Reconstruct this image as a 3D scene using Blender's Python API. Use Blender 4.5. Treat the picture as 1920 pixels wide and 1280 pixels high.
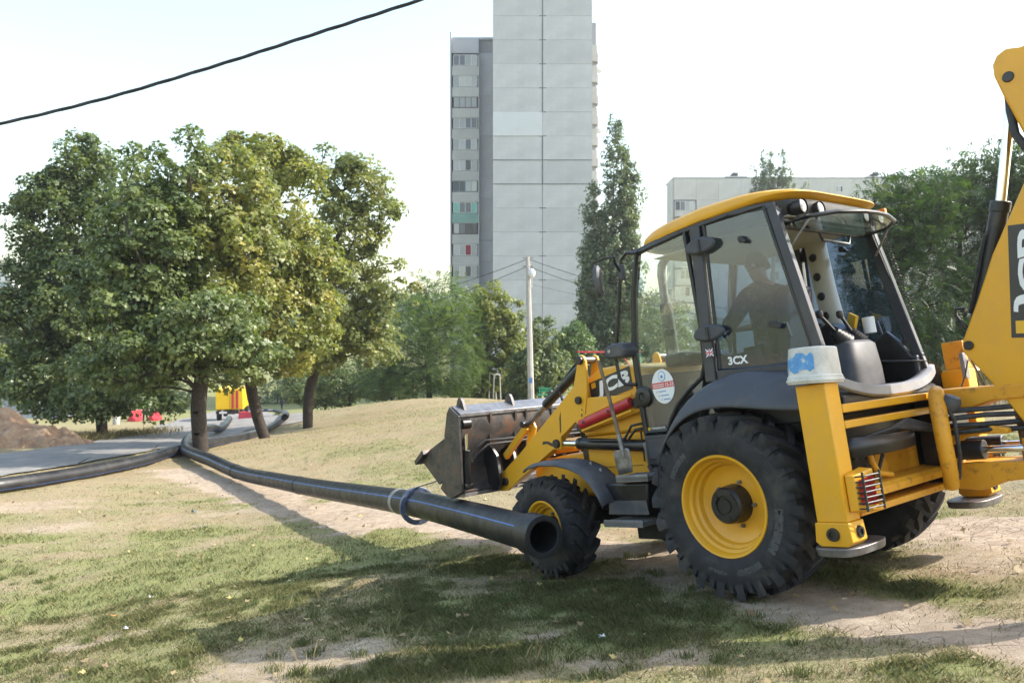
import bpy, bmesh, math, random
import numpy as np
from mathutils import Vector, Matrix
R = math.radians
rng = np.random.default_rng(7)
random.seed(7)
for o in list(bpy.data.objects):
    bpy.data.objects.remove(o)
SC = bpy.context.scene
COL = SC.collection

# ------------------------------------------------------------------ camera, sky, sun, exposure
FPX, CX, CY = 1455.0, 960.0, 640.0           # focal length in pixels of the 1920 px wide photograph
CPITCH = -0.0045
cam_d = bpy.data.cameras.new('camera')
cam_d.sensor_width = 36.0
cam_d.lens = 36.0 * FPX / 1920.0
cam_d.clip_start = 0.1
cam_d.clip_end = 3000.0
cam_d.dof.use_dof = True
cam_d.dof.focus_distance = 6.8
cam_d.dof.aperture_fstop = 3.2
cam = bpy.data.objects.new('camera', cam_d)
COL.objects.link(cam)
cam.location = (0, 0, 0)
cam.rotation_euler = (R(90) + CPITCH, 0, 0)
SC.camera = cam

SUN_AZ, SUN_EL = R(7), R(41)               # azimuth from +X (photo right) towards +Y (away)
sd = Vector((math.cos(SUN_EL) * math.cos(SUN_AZ), math.cos(SUN_EL) * math.sin(SUN_AZ), math.sin(SUN_EL)))
world = bpy.data.worlds.new('World')
SC.world = world
world.use_nodes = True
wn = world.node_tree
wn.nodes.clear()
sky = wn.nodes.new('ShaderNodeTexSky')
sky.sky_type = 'NISHITA'
sky.sun_disc = False
sky.sun_elevation = SUN_EL
sky.sun_rotation = R(90) - SUN_AZ
sky.air_density = 1.6
sky.dust_density = 2.0
sky.ozone_density = 0.5
bg = wn.nodes.new('ShaderNodeBackground')
bg.inputs['Strength'].default_value = 0.15
wo = wn.nodes.new('ShaderNodeOutputWorld')
wn.links.new(sky.outputs[0], bg.inputs[0])
wn.links.new(bg.outputs[0], wo.inputs[0])
sun_d = bpy.data.lights.new('sun', 'SUN')
sun_d.energy = 3.2
sun_d.angle = R(0.53)
sun_d.color = (1.0, 0.94, 0.85)
sun = bpy.data.objects.new('sun', sun_d)
COL.objects.link(sun)
sun.rotation_euler = (-sd).to_track_quat('-Z', 'Y').to_euler()
SC.view_settings.view_transform = 'Standard'
SC.view_settings.look = 'None'
SC.view_settings.gamma = 1.0
SC.view_settings.use_curve_mapping = False
SC.view_settings.exposure = 1.42
SC.cycles.max_bounces = 8
SC.cycles.transparent_max_bounces = 24
SC.cycles.caustics_reflective = False
SC.cycles.caustics_refractive = False
SC.cycles.use_denoising = True

# ------------------------------------------------------------------ helpers
def at(px, py, depth):
    dx, dz = (px - CX) / FPX, -(py - CY) / FPX
    c, s = math.cos(CPITCH), math.sin(CPITCH)
    y, z = c - s * dz, s + c * dz
    k = depth / y
    return Vector((dx * k, depth, z * k))

def tagp(o, label=None, cat=None, group=None, kind=None):
    if label: o['label'] = label
    if cat: o['category'] = cat
    if group: o['group'] = group
    if kind: o['kind'] = kind
    return o

def empty(name, loc=(0, 0, 0), parent=None):
    o = bpy.data.objects.new(name, None)
    o.empty_display_size = 0.2
    o.location = loc
    o.parent = parent
    COL.objects.link(o)
    return o

def link(name, me, m=None, parent=None, loc=None):
    o = bpy.data.objects.new(name, me)
    COL.objects.link(o)
    if m is not None and not me.materials:
        me.materials.append(m)
    o.parent = parent
    if loc is not None: o.location = loc
    return o

def smooth(me, ang=35):
    me.polygons.foreach_set('use_smooth', [True] * len(me.polygons))
    me.set_sharp_from_angle(angle=R(ang))

def np_mesh(name, V, F, attr=None):
    """V (n,3), F (m,k) fixed-size faces"""
    me = bpy.data.meshes.new(name)
    V = np.asarray(V, np.float32); F = np.asarray(F, np.int32)
    m, k = F.shape
    me.vertices.add(len(V)); me.loops.add(m * k); me.polygons.add(m)
    me.vertices.foreach_set('co', V.ravel())
    me.loops.foreach_set('vertex_index', F.ravel())
    me.polygons.foreach_set('loop_start', np.arange(0, m * k, k, dtype=np.int32))
    me.polygons.foreach_set('loop_total', np.full(m, k, dtype=np.int32))
    me.update(calc_edges=True)
    if attr:
        for an, (dom, val) in attr.items():
            val = np.asarray(val, np.float32)
            if val.ndim == 2:
                a = me.attributes.new(an, 'FLOAT_COLOR', dom)
                if val.shape[1] == 3: val = np.c_[val, np.ones(len(val), np.float32)]
                a.data.foreach_set('color', val.astype(np.float32).ravel())
            else:
                a = me.attributes.new(an, 'FLOAT', dom)
                a.data.foreach_set('value', val)
    return me

class MB:
    """mesh collector"""
    def __init__(s): s.v = []; s.f = []
    def add(s, vs, fs):
        n = len(s.v); s.v += [tuple(p) for p in vs]; s.f += [tuple(i + n for i in q) for q in fs]; return s
    def box(s, x0, x1, y0, y1, z0, z1):
        return s.add([(x0,y0,z0),(x1,y0,z0),(x1,y1,z0),(x0,y1,z0),(x0,y0,z1),(x1,y0,z1),(x1,y1,z1),(x0,y1,z1)],
                     [(0,3,2,1),(4,5,6,7),(0,1,5,4),(1,2,6,5),(2,3,7,6),(3,0,4,7)])
    def prism(s, poly, a0, a1, axis='Y'):
        """polygon in the plane normal to axis, extruded a0..a1"""
        n = len(poly)
        def P(u, w, a): return (u, a, w) if axis == 'Y' else ((a, u, w) if axis == 'X' else (u, w, a))
        vs = [P(u, w, a0) for u, w in poly] + [P(u, w, a1) for u, w in poly]
        fs = [tuple(range(n)), tuple(range(2 * n - 1, n - 1, -1))] + [(i, i + n, (i + 1) % n + n, (i + 1) % n) for i in range(n)]
        return s.add(vs, fs)
    def bar(s, p0, p1, w, h, up=(0, 0, 1)):
        p0, p1 = Vector(p0), Vector(p1); d = (p1 - p0).normalized(); u = Vector(up)
        if abs(d.dot(u)) > .98: u = Vector((1, 0, 0))
        a = d.cross(u).normalized(); b = a.cross(d).normalized()
        vs = [p + a * sx * w / 2 + b * sz * h / 2 for p in (p0, p1) for sx, sz in ((-1,-1),(1,-1),(1,1),(-1,1))]
        return s.add(vs, [(0,1,2,3),(7,6,5,4),(0,4,5,1),(1,5,6,2),(2,6,7,3),(3,7,4,0)])
    def tube(s, pts, r, seg=10, closed=False, cap=True):
        pts = [Vector(p) for p in pts]; n = len(pts)
        rs = r if isinstance(r, (list, tuple)) else [r] * n
        T = []
        for i in range(n):
            a = pts[(i - 1) % n] if (closed or i) else pts[0]
            b = pts[(i + 1) % n] if (closed or i < n - 1) else pts[-1]
            T.append((b - a).normalized())
        up = Vector((0, 0, 1)) if abs(T[0].z) < .9 else Vector((1, 0, 0))
        N = T[0].cross(up).normalized(); vs = []
        for i in range(n):
            N = (N - T[i] * N.dot(T[i])).normalized(); B = T[i].cross(N)
            for k in range(seg):
                t = 2 * math.pi * k / seg
                vs.append(pts[i] + (N * math.cos(t) + B * math.sin(t)) * rs[i])
        fs = []
        for i in range(n if closed else n - 1):
            j = (i + 1) % n
            for k in range(seg):
                k2 = (k + 1) % seg
                fs.append((i * seg + k, i * seg + k2, j * seg + k2, j * seg + k))
        if cap and not closed:
            fs.append(tuple(range(seg - 1, -1, -1))); fs.append(tuple((n - 1) * seg + k for k in range(seg)))
        return s.add(vs, fs)
    def cyl(s, p0, p1, r, seg=20, r2=None): return s.tube([p0, p1], [r, r if r2 is None else r2], seg)
    def lathe(s, prof, origin, axis='Y', seg=48, closed=False):
        """prof: list of (radius, along-axis)"""
        n = len(prof); vs = []
        for k in range(seg):
            t = 2 * math.pi * k / seg; c, q = math.cos(t), math.sin(t)
            for r, a in prof:
                p = (r * c, a, r * q) if axis == 'Y' else ((a, r * c, r * q) if axis == 'X' else (r * c, r * q, a))
                vs.append((p[0] + origin[0], p[1] + origin[1], p[2] + origin[2]))
        fs = []
        for k in range(seg):
            k2 = (k + 1) % seg
            for i in range(n if closed else n - 1):
                j = (i + 1) % n
                fs.append((k * n + i, k * n + j, k2 * n + j, k2 * n + i))
        return s.add(vs, fs)
    def xf(s, M):
        s.v = [tuple(M @ Vector(p)) for p in s.v]; return s
    def build(s, name, m, parent=None, bevel=0, sharp=35, seg=2):
        me = bpy.data.meshes.new(name); me.from_pydata(s.v, [], s.f)
        bm = bmesh.new(); bm.from_mesh(me); bmesh.ops.recalc_face_normals(bm, faces=bm.faces); bm.to_mesh(me); bm.free()
        smooth(me, sharp)
        o = link(name, me, m, parent)
        if bevel:
            b = o.modifiers.new('bevel', 'BEVEL'); b.width = bevel; b.segments = seg; b.limit_method = 'ANGLE'; b.angle_limit = R(40)
            b.harden_normals = False
        return o

# ------------------------------------------------------------------ materials
class NT:
    def __init__(s, name):
        s.m = bpy.data.materials.new(name); s.m.use_nodes = True; s.t = s.m.node_tree
        s.p = s.t.nodes['Principled BSDF']; s.out = s.t.nodes['Material Output']
    def n(s, typ, **k):
        nd = s.t.nodes.new(typ)
        for a, b in k.items(): setattr(nd, a, b)
        return nd
    def l(s, a, b): s.t.links.new(a, b)
    def coord(s, kind='Object'):
        return s.n('ShaderNodeTexCoord').outputs[kind]
    def noise(s, scale, detail=4, rough=.55, vec=None, dist=0):
        nd = s.n('ShaderNodeTexNoise'); nd.inputs['Scale'].default_value = scale; nd.inputs['Detail'].default_value = detail
        nd.inputs['Roughness'].default_value = rough; nd.inputs['Distortion'].default_value = dist
        s.l(vec if vec is not None else s.coord(), nd.inputs['Vector']); return nd.outputs['Fac']
    def ramp(s, fac, stops, interp='LINEAR'):
        nd = s.n('ShaderNodeValToRGB'); cr = nd.color_ramp; cr.interpolation = interp
        while len(cr.elements) > 1: cr.elements.remove(cr.elements[-1])
        for i, (p, c) in enumerate(stops):
            e = cr.elements[0] if i == 0 else cr.elements.new(p)
            e.position = p; e.color = (*c, 1) if len(c) == 3 else c
        s.l(fac, nd.inputs['Fac']); return nd.outputs['Color']
    def mix(s, fac, a, b, blend='MIX'):
        nd = s.n('ShaderNodeMix', data_type='RGBA', blend_type=blend)
        for inp, v in ((nd.inputs[0], fac), (nd.inputs[6], a), (nd.inputs[7], b)):
            if hasattr(v, 'is_output'): s.l(v, inp)
            elif isinstance(v, (int, float)): inp.default_value = v
            else: inp.default_value = (*v, 1)
        return nd.outputs[2]
    def math(s, op, a, b=0.0):
        nd = s.n('ShaderNodeMath', operation=op)
        for inp, v in ((nd.inputs[0], a), (nd.inputs[1], b)):
            if hasattr(v, 'is_output'): s.l(v, inp)
            else: inp.default_value = v
        return nd.outputs[0]
    def bump(s, h, strength=.3, dist=.01):
        nd = s.n('ShaderNodeBump'); nd.inputs['Strength'].default_value = strength; nd.inputs['Distance'].default_value = dist
        s.l(h, nd.inputs['Height']); s.l(nd.outputs[0], s.p.inputs['Normal'])
    def col(s, c):
        if hasattr(c, 'is_output'): s.l(c, s.p.inputs['Base Color'])
        else: s.p.inputs['Base Color'].default_value = (*c, 1)
    def set(s, **k):
        for a, b in k.items():
            i = s.p.inputs[a.replace('_', ' ')]
            if hasattr(b, 'is_output'): s.l(b, i)
            else: i.default_value = b

def simple(name, c, rough=.5, metal=0, var=.15, scale=6, dirt=None, dirt_amt=.4, bump=0, spec=.5, bscale=60):
    t = NT(name)
    f = t.noise(scale, 5)
    lo = tuple(x * (1 - var) for x in c); hi = tuple(min(1, x * (1 + var)) for x in c)
    col = t.ramp(f, [(.3, lo), (.7, hi)])
    if dirt:
        d = t.ramp(t.noise(scale * .6, 8, .65, dist=.4), [(.5, (0, 0, 0)), (.72, (1, 1, 1))])
        col = t.mix(t.math('MULTIPLY', d, dirt_amt), col, dirt)
    t.col(col)
    rr = t.n('ShaderNodeMapRange'); t.l(t.noise(scale * 1.7, 5), rr.inputs[0])
    rr.inputs[3].default_value = max(.02, rough - .1); rr.inputs[4].default_value = min(1, rough + .12)
    t.l(rr.outputs[0], t.p.inputs['Roughness'])
    t.set(Metallic=metal, Specular_IOR_Level=spec)
    if bump: t.bump(t.noise(bscale, 4), bump, .004)
    return t.m

M = {}
DUST = (.30, .25, .18)
t = NT('yellow_paint')
base = t.ramp(t.noise(1.6, 4), [(.3, (.70, .335, .012)), (.7, (.78, .385, .016))])
dust = t.ramp(t.noise(4.5, 9, .72, dist=.3), [(.45, (0, 0, 0)), (.75, (1, 1, 1))])
spl = t.ramp(t.noise(38, 6, .7), [(.63, (0, 0, 0)), (.68, (1, 1, 1))])
lowz = t.n('ShaderNodeSeparateXYZ'); t.l(t.coord(), lowz.inputs[0])
lz = t.ramp(lowz.outputs['Z'], [(.25, (1, 1, 1)), (1.3, (.12, .12, .12))])
c = t.mix(t.math('MULTIPLY', dust, .18), base, DUST)
c = t.mix(t.math('MULTIPLY', t.math('MULTIPLY', spl, lz), .55), c, (.16, .12, .08))
chip = t.ramp(t.noise(70, 4, .6), [(.70, (0, 0, 0)), (.73, (1, 1, 1))])
c = t.mix(t.math('MULTIPLY', chip, .6), c, (.06, .045, .035))
t.col(c); t.set(Roughness=t.ramp(dust, [(0, (.30,) * 3), (1, (.55,) * 3)])); M['yellow'] = t.m
M['yellow_worn'] = None
t = NT('yellow_paint_worn')
f = t.ramp(t.noise(14, 10, .75, dist=.2), [(.54, (0, 0, 0)), (.66, (1, 1, 1))])
base = t.ramp(t.noise(3, 5), [(.3, (.64, .28, .012)), (.7, (.76, .35, .018))])
rust = t.ramp(t.noise(30, 6), [(.35, (.03, .02, .015)), (.65, (.15, .08, .04))])
t.col(t.mix(t.math('MULTIPLY', f, .6), base, rust)); t.set(Roughness=.5); t.bump(f, .15, .003); M['yellow_worn'] = t.m
M['black'] = simple('black_paint', (.012, .012, .014), .35, 0, .3, 5, DUST, .10)
M['plastic'] = simple('dark_grey_plastic', (.060, .062, .072), .55, 0, .15, 4, DUST, .25, .06, .4, 220)
M['frame'] = simple('cab_frame_grey', (.035, .036, .045), .42, 0, .15, 4, DUST, .12)
M['rubber'] = simple('tyre_rubber', (.024, .024, .027), .68, 0, .35, 9, (.13, .11, .09), .4, .12, .35, 90)
M['rubber_letter'] = simple('tyre_lettering', (.065, .065, .067), .7, 0, .3, 20)
M['hose'] = simple('hose_rubber', (.014, .014, .015), .5, 0, .3, 20, DUST, .15)
M['chrome'] = simple('chrome_rod', (.75, .76, .78), .10, 1, .05, 8)
M['steel'] = simple('worn_steel', (.22, .21, .21), .45, .7, .35, 10, (.10, .06, .04), .5, .1)
M['greymetal'] = simple('grey_step_metal', (.22, .22, .23), .5, .5, .2, 8, DUST, .4)
t = NT('bucket_steel')
f = t.noise(5, 9, .68, dist=.5)
c = t.ramp(f, [(.36, (.045, .042, .042)), (.52, (.085, .078, .075)), (.64, (.15, .085, .055))])
scr = t.ramp(t.noise(40, 3, .5), [(.6, (0, 0, 0)), (.75, (1, 1, 1))])
t.col(t.mix(t.math('MULTIPLY', scr, .35), c, (.24, .22, .20))); t.set(Roughness=.48, Metallic=.45); t.bump(f, .25, .006); M['bucket'] = t.m
M['bucket_top'] = simple('bucket_sunlit_top', (.22, .22, .23), .38, .6, .25, 14, (.09, .07, .06), .4)  # paler than the bucket steel: sunlight on the top beam put into the colour
M['sill'] = simple('grey_painted_sill', (.30, .30, .32), .5, .2, .12, 6, DUST, .2)
M['red'] = simple('red_paint', (.45, .02, .03), .4, 0, .15, 6, DUST, .15)
M['redlamp'] = simple('red_lamp_lens', (.22, .01, .01), .2, 0, .1, 6)
M['white'] = simple('white_print', (.78, .78, .78), .45, 0, .04, 8)
M['decal'] = simple('decal_black', (.035, .033, .032), .4, 0, .1, 8)
M['decal_yellow'] = simple('decal_yellow', (.75, .42, .02), .4, 0, .05, 8)
M['decal_red'] = simple('decal_red', (.60, .06, .06), .45, 0, .05, 8)
M['decal_blue'] = simple('decal_blue', (.10, .25, .55), .45, 0, .05, 8)
M['decal_navy'] = simple('decal_navy', (.02, .04, .22), .45, 0, .05, 8)
M['beige'] = simple('beige_trim', (.42, .40, .34), .7, 0, .06, 5)
M['seatcloth'] = simple('seat_cloth', (.035, .036, .042), .85, 0, .2, 40, None, 0, .3)
M['wood'] = simple('shovel_handle_wood', (.20, .14, .085), .7, 0, .3, 12, (.07, .06, .05), .6, .15)
M['lens'] = simple('lamp_lens', (.34, .35, .36), .16, .5, .35, 60, None, 0, .5)
M['amber'] = simple('amber_lens', (.8, .22, .02), .25)

def glass(name, tint=(.86, .90, .90), dirt=.04, r0=.055):
    t = NT(name); t.t.nodes.remove(t.p)
    tr = t.n('ShaderNodeBsdfTransparent'); tr.inputs[0].default_value = (*tint, 1)
    gl = t.n('ShaderNodeBsdfGlossy'); gl.inputs['Roughness'].default_value = .015
    di = t.n('ShaderNodeBsdfDiffuse'); di.inputs[0].default_value = (.5, .5, .5, 1)
    lw = t.n('ShaderNodeLayerWeight'); lw.inputs[0].default_value = .5
    fr = t.math('ADD', r0, t.math('MULTIPLY', t.math('POWER', lw.outputs['Facing'], 4.0), .9))
    m1 = t.n('ShaderNodeMixShader'); t.l(fr, m1.inputs[0]); t.l(tr.outputs[0], m1.inputs[1]); t.l(gl.outputs[0], m1.inputs[2])
    d = t.ramp(t.noise(3, 8, .7), [(.35, (dirt * .4,) * 3), (.75, (dirt * 1.8,) * 3)])
    m2 = t.n('ShaderNodeMixShader'); t.l(d, m2.inputs[0]); t.l(m1.outputs[0], m2.inputs[1]); t.l(di.outputs[0], m2.inputs[2])
    t.l(m2.outputs[0], t.out.inputs[0]); return t.m
M['glass'] = glass('cab_glass', (.90, .95, .94), .03, .07)
M['glass_side'] = glass('cab_side_glass', (.48, .58, .72), .03, .085)  # blue in the tint stands in for sky reflected by the side panes

def leafmat(name, stops, trans=.35, gloss=.45, tw=1.25):
    t = NT(name)
    a = t.n('ShaderNodeAttribute'); a.attribute_name = 'lv'
    c = t.ramp(a.outputs['Fac'], stops)
    t.col(c); t.set(Roughness=gloss, Specular_IOR_Level=.45)
    tl = t.n('ShaderNodeBsdfTranslucent'); t.l(t.mix(1.0, c, (tw, tw * 1.05, .5), 'MULTIPLY'), tl.inputs[0])
    ms = t.n('ShaderNodeMixShader'); ms.inputs[0].default_value = trans
    t.l(t.p.outputs[0], ms.inputs[1]); t.l(tl.outputs[0], ms.inputs[2]); t.l(ms.outputs[0], t.out.inputs[0])
    return t.m
M['bark'] = simple('bark', (.05, .040, .033), .9, 0, .4, 14, (.04, .035, .03), .5, .8, .2, 30)
M['bark_pale'] = simple('bark_pale', (.16, .14, .115), .9, 0, .4, 14, (.05, .04, .035), .5, .8, .2, 30)
M['leaf_maple_dark'] = leafmat('maple_leaf_dark', [(0, (0.078, 0.114, 0.041)), (.5, (0.139, 0.180, 0.065)), (.85, (0.219, 0.253, 0.088)), (1, (0.342, 0.275, 0.081))], .34, .42)
M['leaf_maple_yel'] = leafmat('maple_leaf_turning', [(0, (0.109, 0.140, 0.046)), (.4, (0.205, 0.232, 0.072)), (.7, (0.328, 0.309, 0.091)), (.93, (0.450, 0.337, 0.098)), (1, (0.491, 0.225, 0.078))], .38)
M['leaf_maple_brown'] = leafmat('maple_leaf_brownish', [(0, (0.110, 0.140, 0.048)), (.45, (0.189, 0.218, 0.076)), (.8, (0.269, 0.265, 0.096)), (1, (0.364, 0.250, 0.096))], .38)
M['leaf_acacia'] = leafmat('acacia_leaf', [(0, (0.063, 0.115, 0.040)), (.5, (0.109, 0.172, 0.057)), (1, (0.196, 0.253, 0.075))], .4)
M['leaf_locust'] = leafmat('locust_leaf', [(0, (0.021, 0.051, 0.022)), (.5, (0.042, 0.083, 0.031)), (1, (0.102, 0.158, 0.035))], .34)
M['leaf_yellowgreen'] = leafmat('yellow_green_leaf', [(0, (0.103, 0.138, 0.034)), (.5, (0.184, 0.218, 0.052)), (.9, (0.287, 0.276, 0.063)), (1, (0.322, 0.184, 0.046))], .44)
M['leaf_poplar'] = leafmat('poplar_leaf', [(0, (0.079, 0.122, 0.060)), (.5, (0.143, 0.186, 0.094)), (1, (0.229, 0.257, 0.129))], .32, .38)
M['leaf_far'] = leafmat('far_leaf', [(0, (.04, .07, .03)), (.5, (.06, .10, .04)), (1, (.11, .14, .045))], .3)
# ------------------------------------------------------------------ ground
VLOC = Vector((2.531, 6.447, -1.928)); VEUL = (R(-1.1307), R(9.7059), R(128.318))
from mathutils import Euler
VM = Matrix.Translation(VLOC) @ Euler(VEUL, 'XYZ').to_matrix().to_4x4()
def V2W(x, y, z): return VM @ Vector((x, y, z))

ctrl = []
for lx, ly in ((0, .93), (0, -.93), (2.17, .93), (2.17, -.93), (-1.6, 1.6), (-1.6, -1.6), (1.1, 0), (-.8, 0), (1.1, 1.8), (0, 2.4), (2.6, 0)):
    ctrl.append(tuple(V2W(lx, ly, -.012)))
ctrl += [(0, 0, -1.5), (-3, 0, -1.85), (4, 0, -1.15), (0, 3.1, -1.73), (-2.5, 3.2, -2.05), (2.4, 3.2, -1.5), (0, -6, -1.2), (-12, -4, -3.0), (14, -4, -.3),
         (-3.1, 7.1, -2.58), (-6, 6, -2.85), (-9, 9, -3.15), (-1.6, 9.4, -2.66), (9, 7, -1.0), (14, 12, -.8)]
for px, py, d in ((600, 968, 13.7), (440, 906, 19), (0, 926, 17), (377, 848, 24.5), (490, 822, 31), (577, 802, 37), (600, 860, 21.5), (860, 800, 24),
                  (860, 764, 33), (860, 747, 41), (730, 752, 43), (640, 768, 42), (1000, 757, 52), (460, 792, 60), (255, 788, 60), (300, 772, 78), (100, 832, 31), (40, 768, 72), (528, 766, 88),
                  (1880, 775, 17), (1740, 712, 25), (1920, 700, 23), (1300, 740, 36), (1100, 760, 40)):
    ctrl.append(tuple(at(px, py, d)))
ctrl += [(-60, 110, -8.0), (-5, 95, -6.0), (12, 90, -5.0), (60, 115, -3.0), (150, 150, 1), (0, 220, -4), (-150, 260, 6), (-260, 360, 30), (-60, 400, 16), (250, 420, 22), (-120, 90, -6), (-60, 40, -4.3), (60, 40, .5),
         (100, -50, 2), (-100, -50, -4), (500, 500, 25), (-500, 500, 45), (0, 700, 30), (500, 0, 8), (-500, 0, 0), (0, -300, 0)]
CP = np.array(ctrl, float)
def _tps(d2): return np.where(d2 > 1e-9, d2 * np.log(np.maximum(d2, 1e-9)), 0)
_n = len(CP)
_d2 = ((CP[:, None, :2] - CP[None, :, :2]) ** 2).sum(-1)
_A = np.zeros((_n + 3, _n + 3)); _A[:_n, :_n] = _tps(_d2) + np.eye(_n) * .02
_A[:_n, _n] = 1; _A[:_n, _n + 1:] = CP[:, :2]; _A[_n, :_n] = 1; _A[_n + 1:, :_n] = CP[:, :2].T
_w = np.linalg.solve(_A, np.r_[CP[:, 2], 0, 0, 0])
def gza(x, y):
    x = np.asarray(x, float); y = np.asarray(y, float); sh = x.shape
    x = x.ravel(); y = y.ravel(); out = np.zeros(len(x))
    for i in range(0, len(x), 20000):
        xs, ys = x[i:i + 20000], y[i:i + 20000]
        d2 = (xs[:, None] - CP[None, :, 0]) ** 2 + (ys[:, None] - CP[None, :, 1]) ** 2
        out[i:i + 20000] = _tps(d2) @ _w[:_n] + _w[_n] + _w[_n + 1] * xs + _w[_n + 2] * ys
    return out.reshape(sh)
def gz(x, y): return float(gza(np.array([x]), np.array([y]))[0])
def G(px, py, off=0.0):
    """point on the ground seen at this pixel of the photograph"""
    d = at(px, py, 1.0)
    t = np.exp(np.linspace(math.log(2.2), math.log(400), 3000))
    h = gza(d.x * t, d.y * t) + off - d.z * t
    i = np.argmax(h > 0)
    if h[i] <= 0: i = 2999
    k = max(i, 1); a, b = h[k - 1], h[k]
    tt = t[k - 1] + (t[k] - t[k - 1]) * (-a / (b - a + 1e-9))
    return Vector((d.x * tt, d.y * tt, d.z * tt))

def vnoise(x, y, seed=0):
    xi = np.floor(x).astype(np.int64); yi = np.floor(y).astype(np.int64); xf = x - xi; yf = y - yi
    def h(a, b):
        n = (a * 374761393 + b * 668265263 + seed * 974634777) & 0xffffffff
        n = ((n ^ (n >> 13)) * 1274126177) & 0xffffffff
        return ((n ^ (n >> 16)) & 0xffff) / 65535.0
    u = xf * xf * (3 - 2 * xf); v = yf * yf * (3 - 2 * yf)
    return (h(xi, yi) * (1 - u) + h(xi + 1, yi) * u) * (1 - v) + (h(xi, yi + 1) * (1 - u) + h(xi + 1, yi + 1) * u) * v
def fbm(x, y, s, o=4, seed=0):
    a, r = 0.0, 0.0; k = 1.0
    for i in range(o):
        a = a + k * vnoise(x * s, y * s, seed + i); r += k; s *= 2.03; k *= .55
    return a / r
def sst(e0, e1, x):
    t = np.clip((x - e0) / (e1 - e0), 0, 1); return t * t * (3 - 2 * t)
def pdist(x, y, pts):
    d = np.full(x.shape, 1e9)
    for a, b in zip(pts[:-1], pts[1:]):
        ab = np.array([b.x - a.x, b.y - a.y]); L = ab @ ab + 1e-9
        t = np.clip(((x - a.x) * ab[0] + (y - a.y) * ab[1]) / L, 0, 1)
        d = np.minimum(d, np.hypot(x - a.x - t * ab[0], y - a.y - t * ab[1]))
    return d
TRACK = [G(*p) for p in ((2300, 1290), (1900, 1200), (1700, 1165), (1500, 1125), (1350, 1085), (1200, 1050))]
TRACK2 = [G(*p) for p in ((1260, 1040), (1100, 1025), (980, 1010), (860, 990), (720, 960), (620, 945))]
TRACK3 = [G(*p) for p in ((700, 985), (560, 950), (470, 925), (400, 905), (330, 882))]
TRACK4 = [G(*p) for p in ((1920, 1000), (1800, 990), (1720, 1000))]
GREENS = [(G(400, 1070), 1.25), (G(150, 1120), 1.1), (G(330, 1000), .9), (G(1080, 1120), .75), (G(1150, 1190), .6), (G(820, 1150), .8), (G(60, 1010), .8), (G(1400, 1190), .35), (G(1560, 1090), .5), (G(1700, 1110), .5), (G(820, 870), 2.0), (G(700, 840), 1.4), (G(930, 1060), .6),
          (G(1780, 1255), .35), (G(1250, 1160), .5), (G(880, 1240), .45)]
BARES = [(G(230, 1190), .5), (G(560, 1230), .5), (G(120, 990), .7), (G(1020, 1190), .25), (G(60, 950), 1.0), (G(1130, 1250), .3), (G(1280, 1240), .25), (G(430, 960), .9), (G(1880, 1060), .6)]
def zones(x, y):
    n1 = fbm(x, y, 1.1, 4, 1); n2 = fbm(x, y, 3.1, 4, 5); n3 = fbm(x, y, .28, 3, 9)
    e = (n2 - .5) * .9 + (n1 - .5) * .8
    dirt = np.zeros_like(x)
    for pts, w in ((TRACK, .42), (TRACK2, .5), (TRACK3, .62), (TRACK4, .55)):
        dirt = np.maximum(dirt, sst(w + .25, w - .25, pdist(x, y, pts) + e * w * 1.5))
    for c, r in BARES:
        dirt = np.maximum(dirt, .62 * sst(r * 1.3, r * .2, np.hypot((x - c.x) * .8, y - c.y) + e * r * 2.2))
    dirt = np.maximum(dirt, sst(.64, .76, n1 * .55 + n2 * .45) * .5)
    green = .18 + sst(.38, .62, n1 * .5 + n3 * .5) * .6
    for c, r in GREENS:
        green = np.maximum(green, sst(r * 1.35, r * .3, np.hypot((x - c.x) * .75, y - c.y) + e * r * 1.3))
    dist = np.hypot(x, y)
    green = green * np.where(dist > 18, .55, 1)
    far = sst(45, 80, dist); green = green * (1 - far) + far * .75; dirt = dirt * (1 - far)
    return np.clip(dirt, 0, 1), np.clip(green * (1 - dirt * .8), 0, 1)

xs = np.r_[-np.geomspace(600, 7.2, 62), np.arange(-7, 7.01, .075), np.geomspace(7.2, 600, 62)]
ys = np.r_[-np.geomspace(300, 3.2, 24), np.arange(-3, 2.2, .4), np.arange(2.4, 13, .075), np.geomspace(13.1, 46, 120), np.geomspace(47, 1000, 46)]
X, Y = np.meshgrid(xs, ys)
Z = gza(X, Y)
rel = fbm(X, Y, 2.3, 4, 20) - .5
near = sst(60, 15, np.hypot(X, Y))
wheels = [V2W(0, .93, 0), V2W(0, -.93, 0), V2W(2.17, .93, 0), V2W(2.17, -.93, 0)]
flat = np.ones_like(X)
for w in wheels: flat = np.minimum(flat, sst(.3, .8, np.hypot(X - w.x, Y - w.y)))
Z = Z + rel * .07 * near * flat + (fbm(X, Y, 9, 2, 30) - .5) * .02 * near
DI, GR = zones(X, Y)
nx, ny = len(xs), len(ys)
idx = np.arange(nx * ny).reshape(ny, nx)
F = np.stack([idx[:-1, :-1], idx[:-1, 1:], idx[1:, 1:], idx[1:, :-1]], -1).reshape(-1, 4)
me = np_mesh('ground', np.stack([X, Y, Z], -1).reshape(-1, 3), F, {'dirt': ('POINT', DI.ravel()), 'green': ('POINT', GR.ravel())})
me.polygons.foreach_set('use_smooth', [True] * len(me.polygons))
t = NT('ground_soil_and_grass')
ad = t.n('ShaderNodeAttribute'); ad.attribute_name = 'dirt'; ag = t.n('ShaderNodeAttribute'); ag.attribute_name = 'green'
nf = t.noise(40, 6, .65); nm = t.noise(7, 5, .6); nl = t.noise(.9, 4, .6)
dry = t.ramp(nf, [(.3, (.19, .155, .085)), (.5, (.285, .235, .14)), (.7, (.39, .33, .21))])
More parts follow.
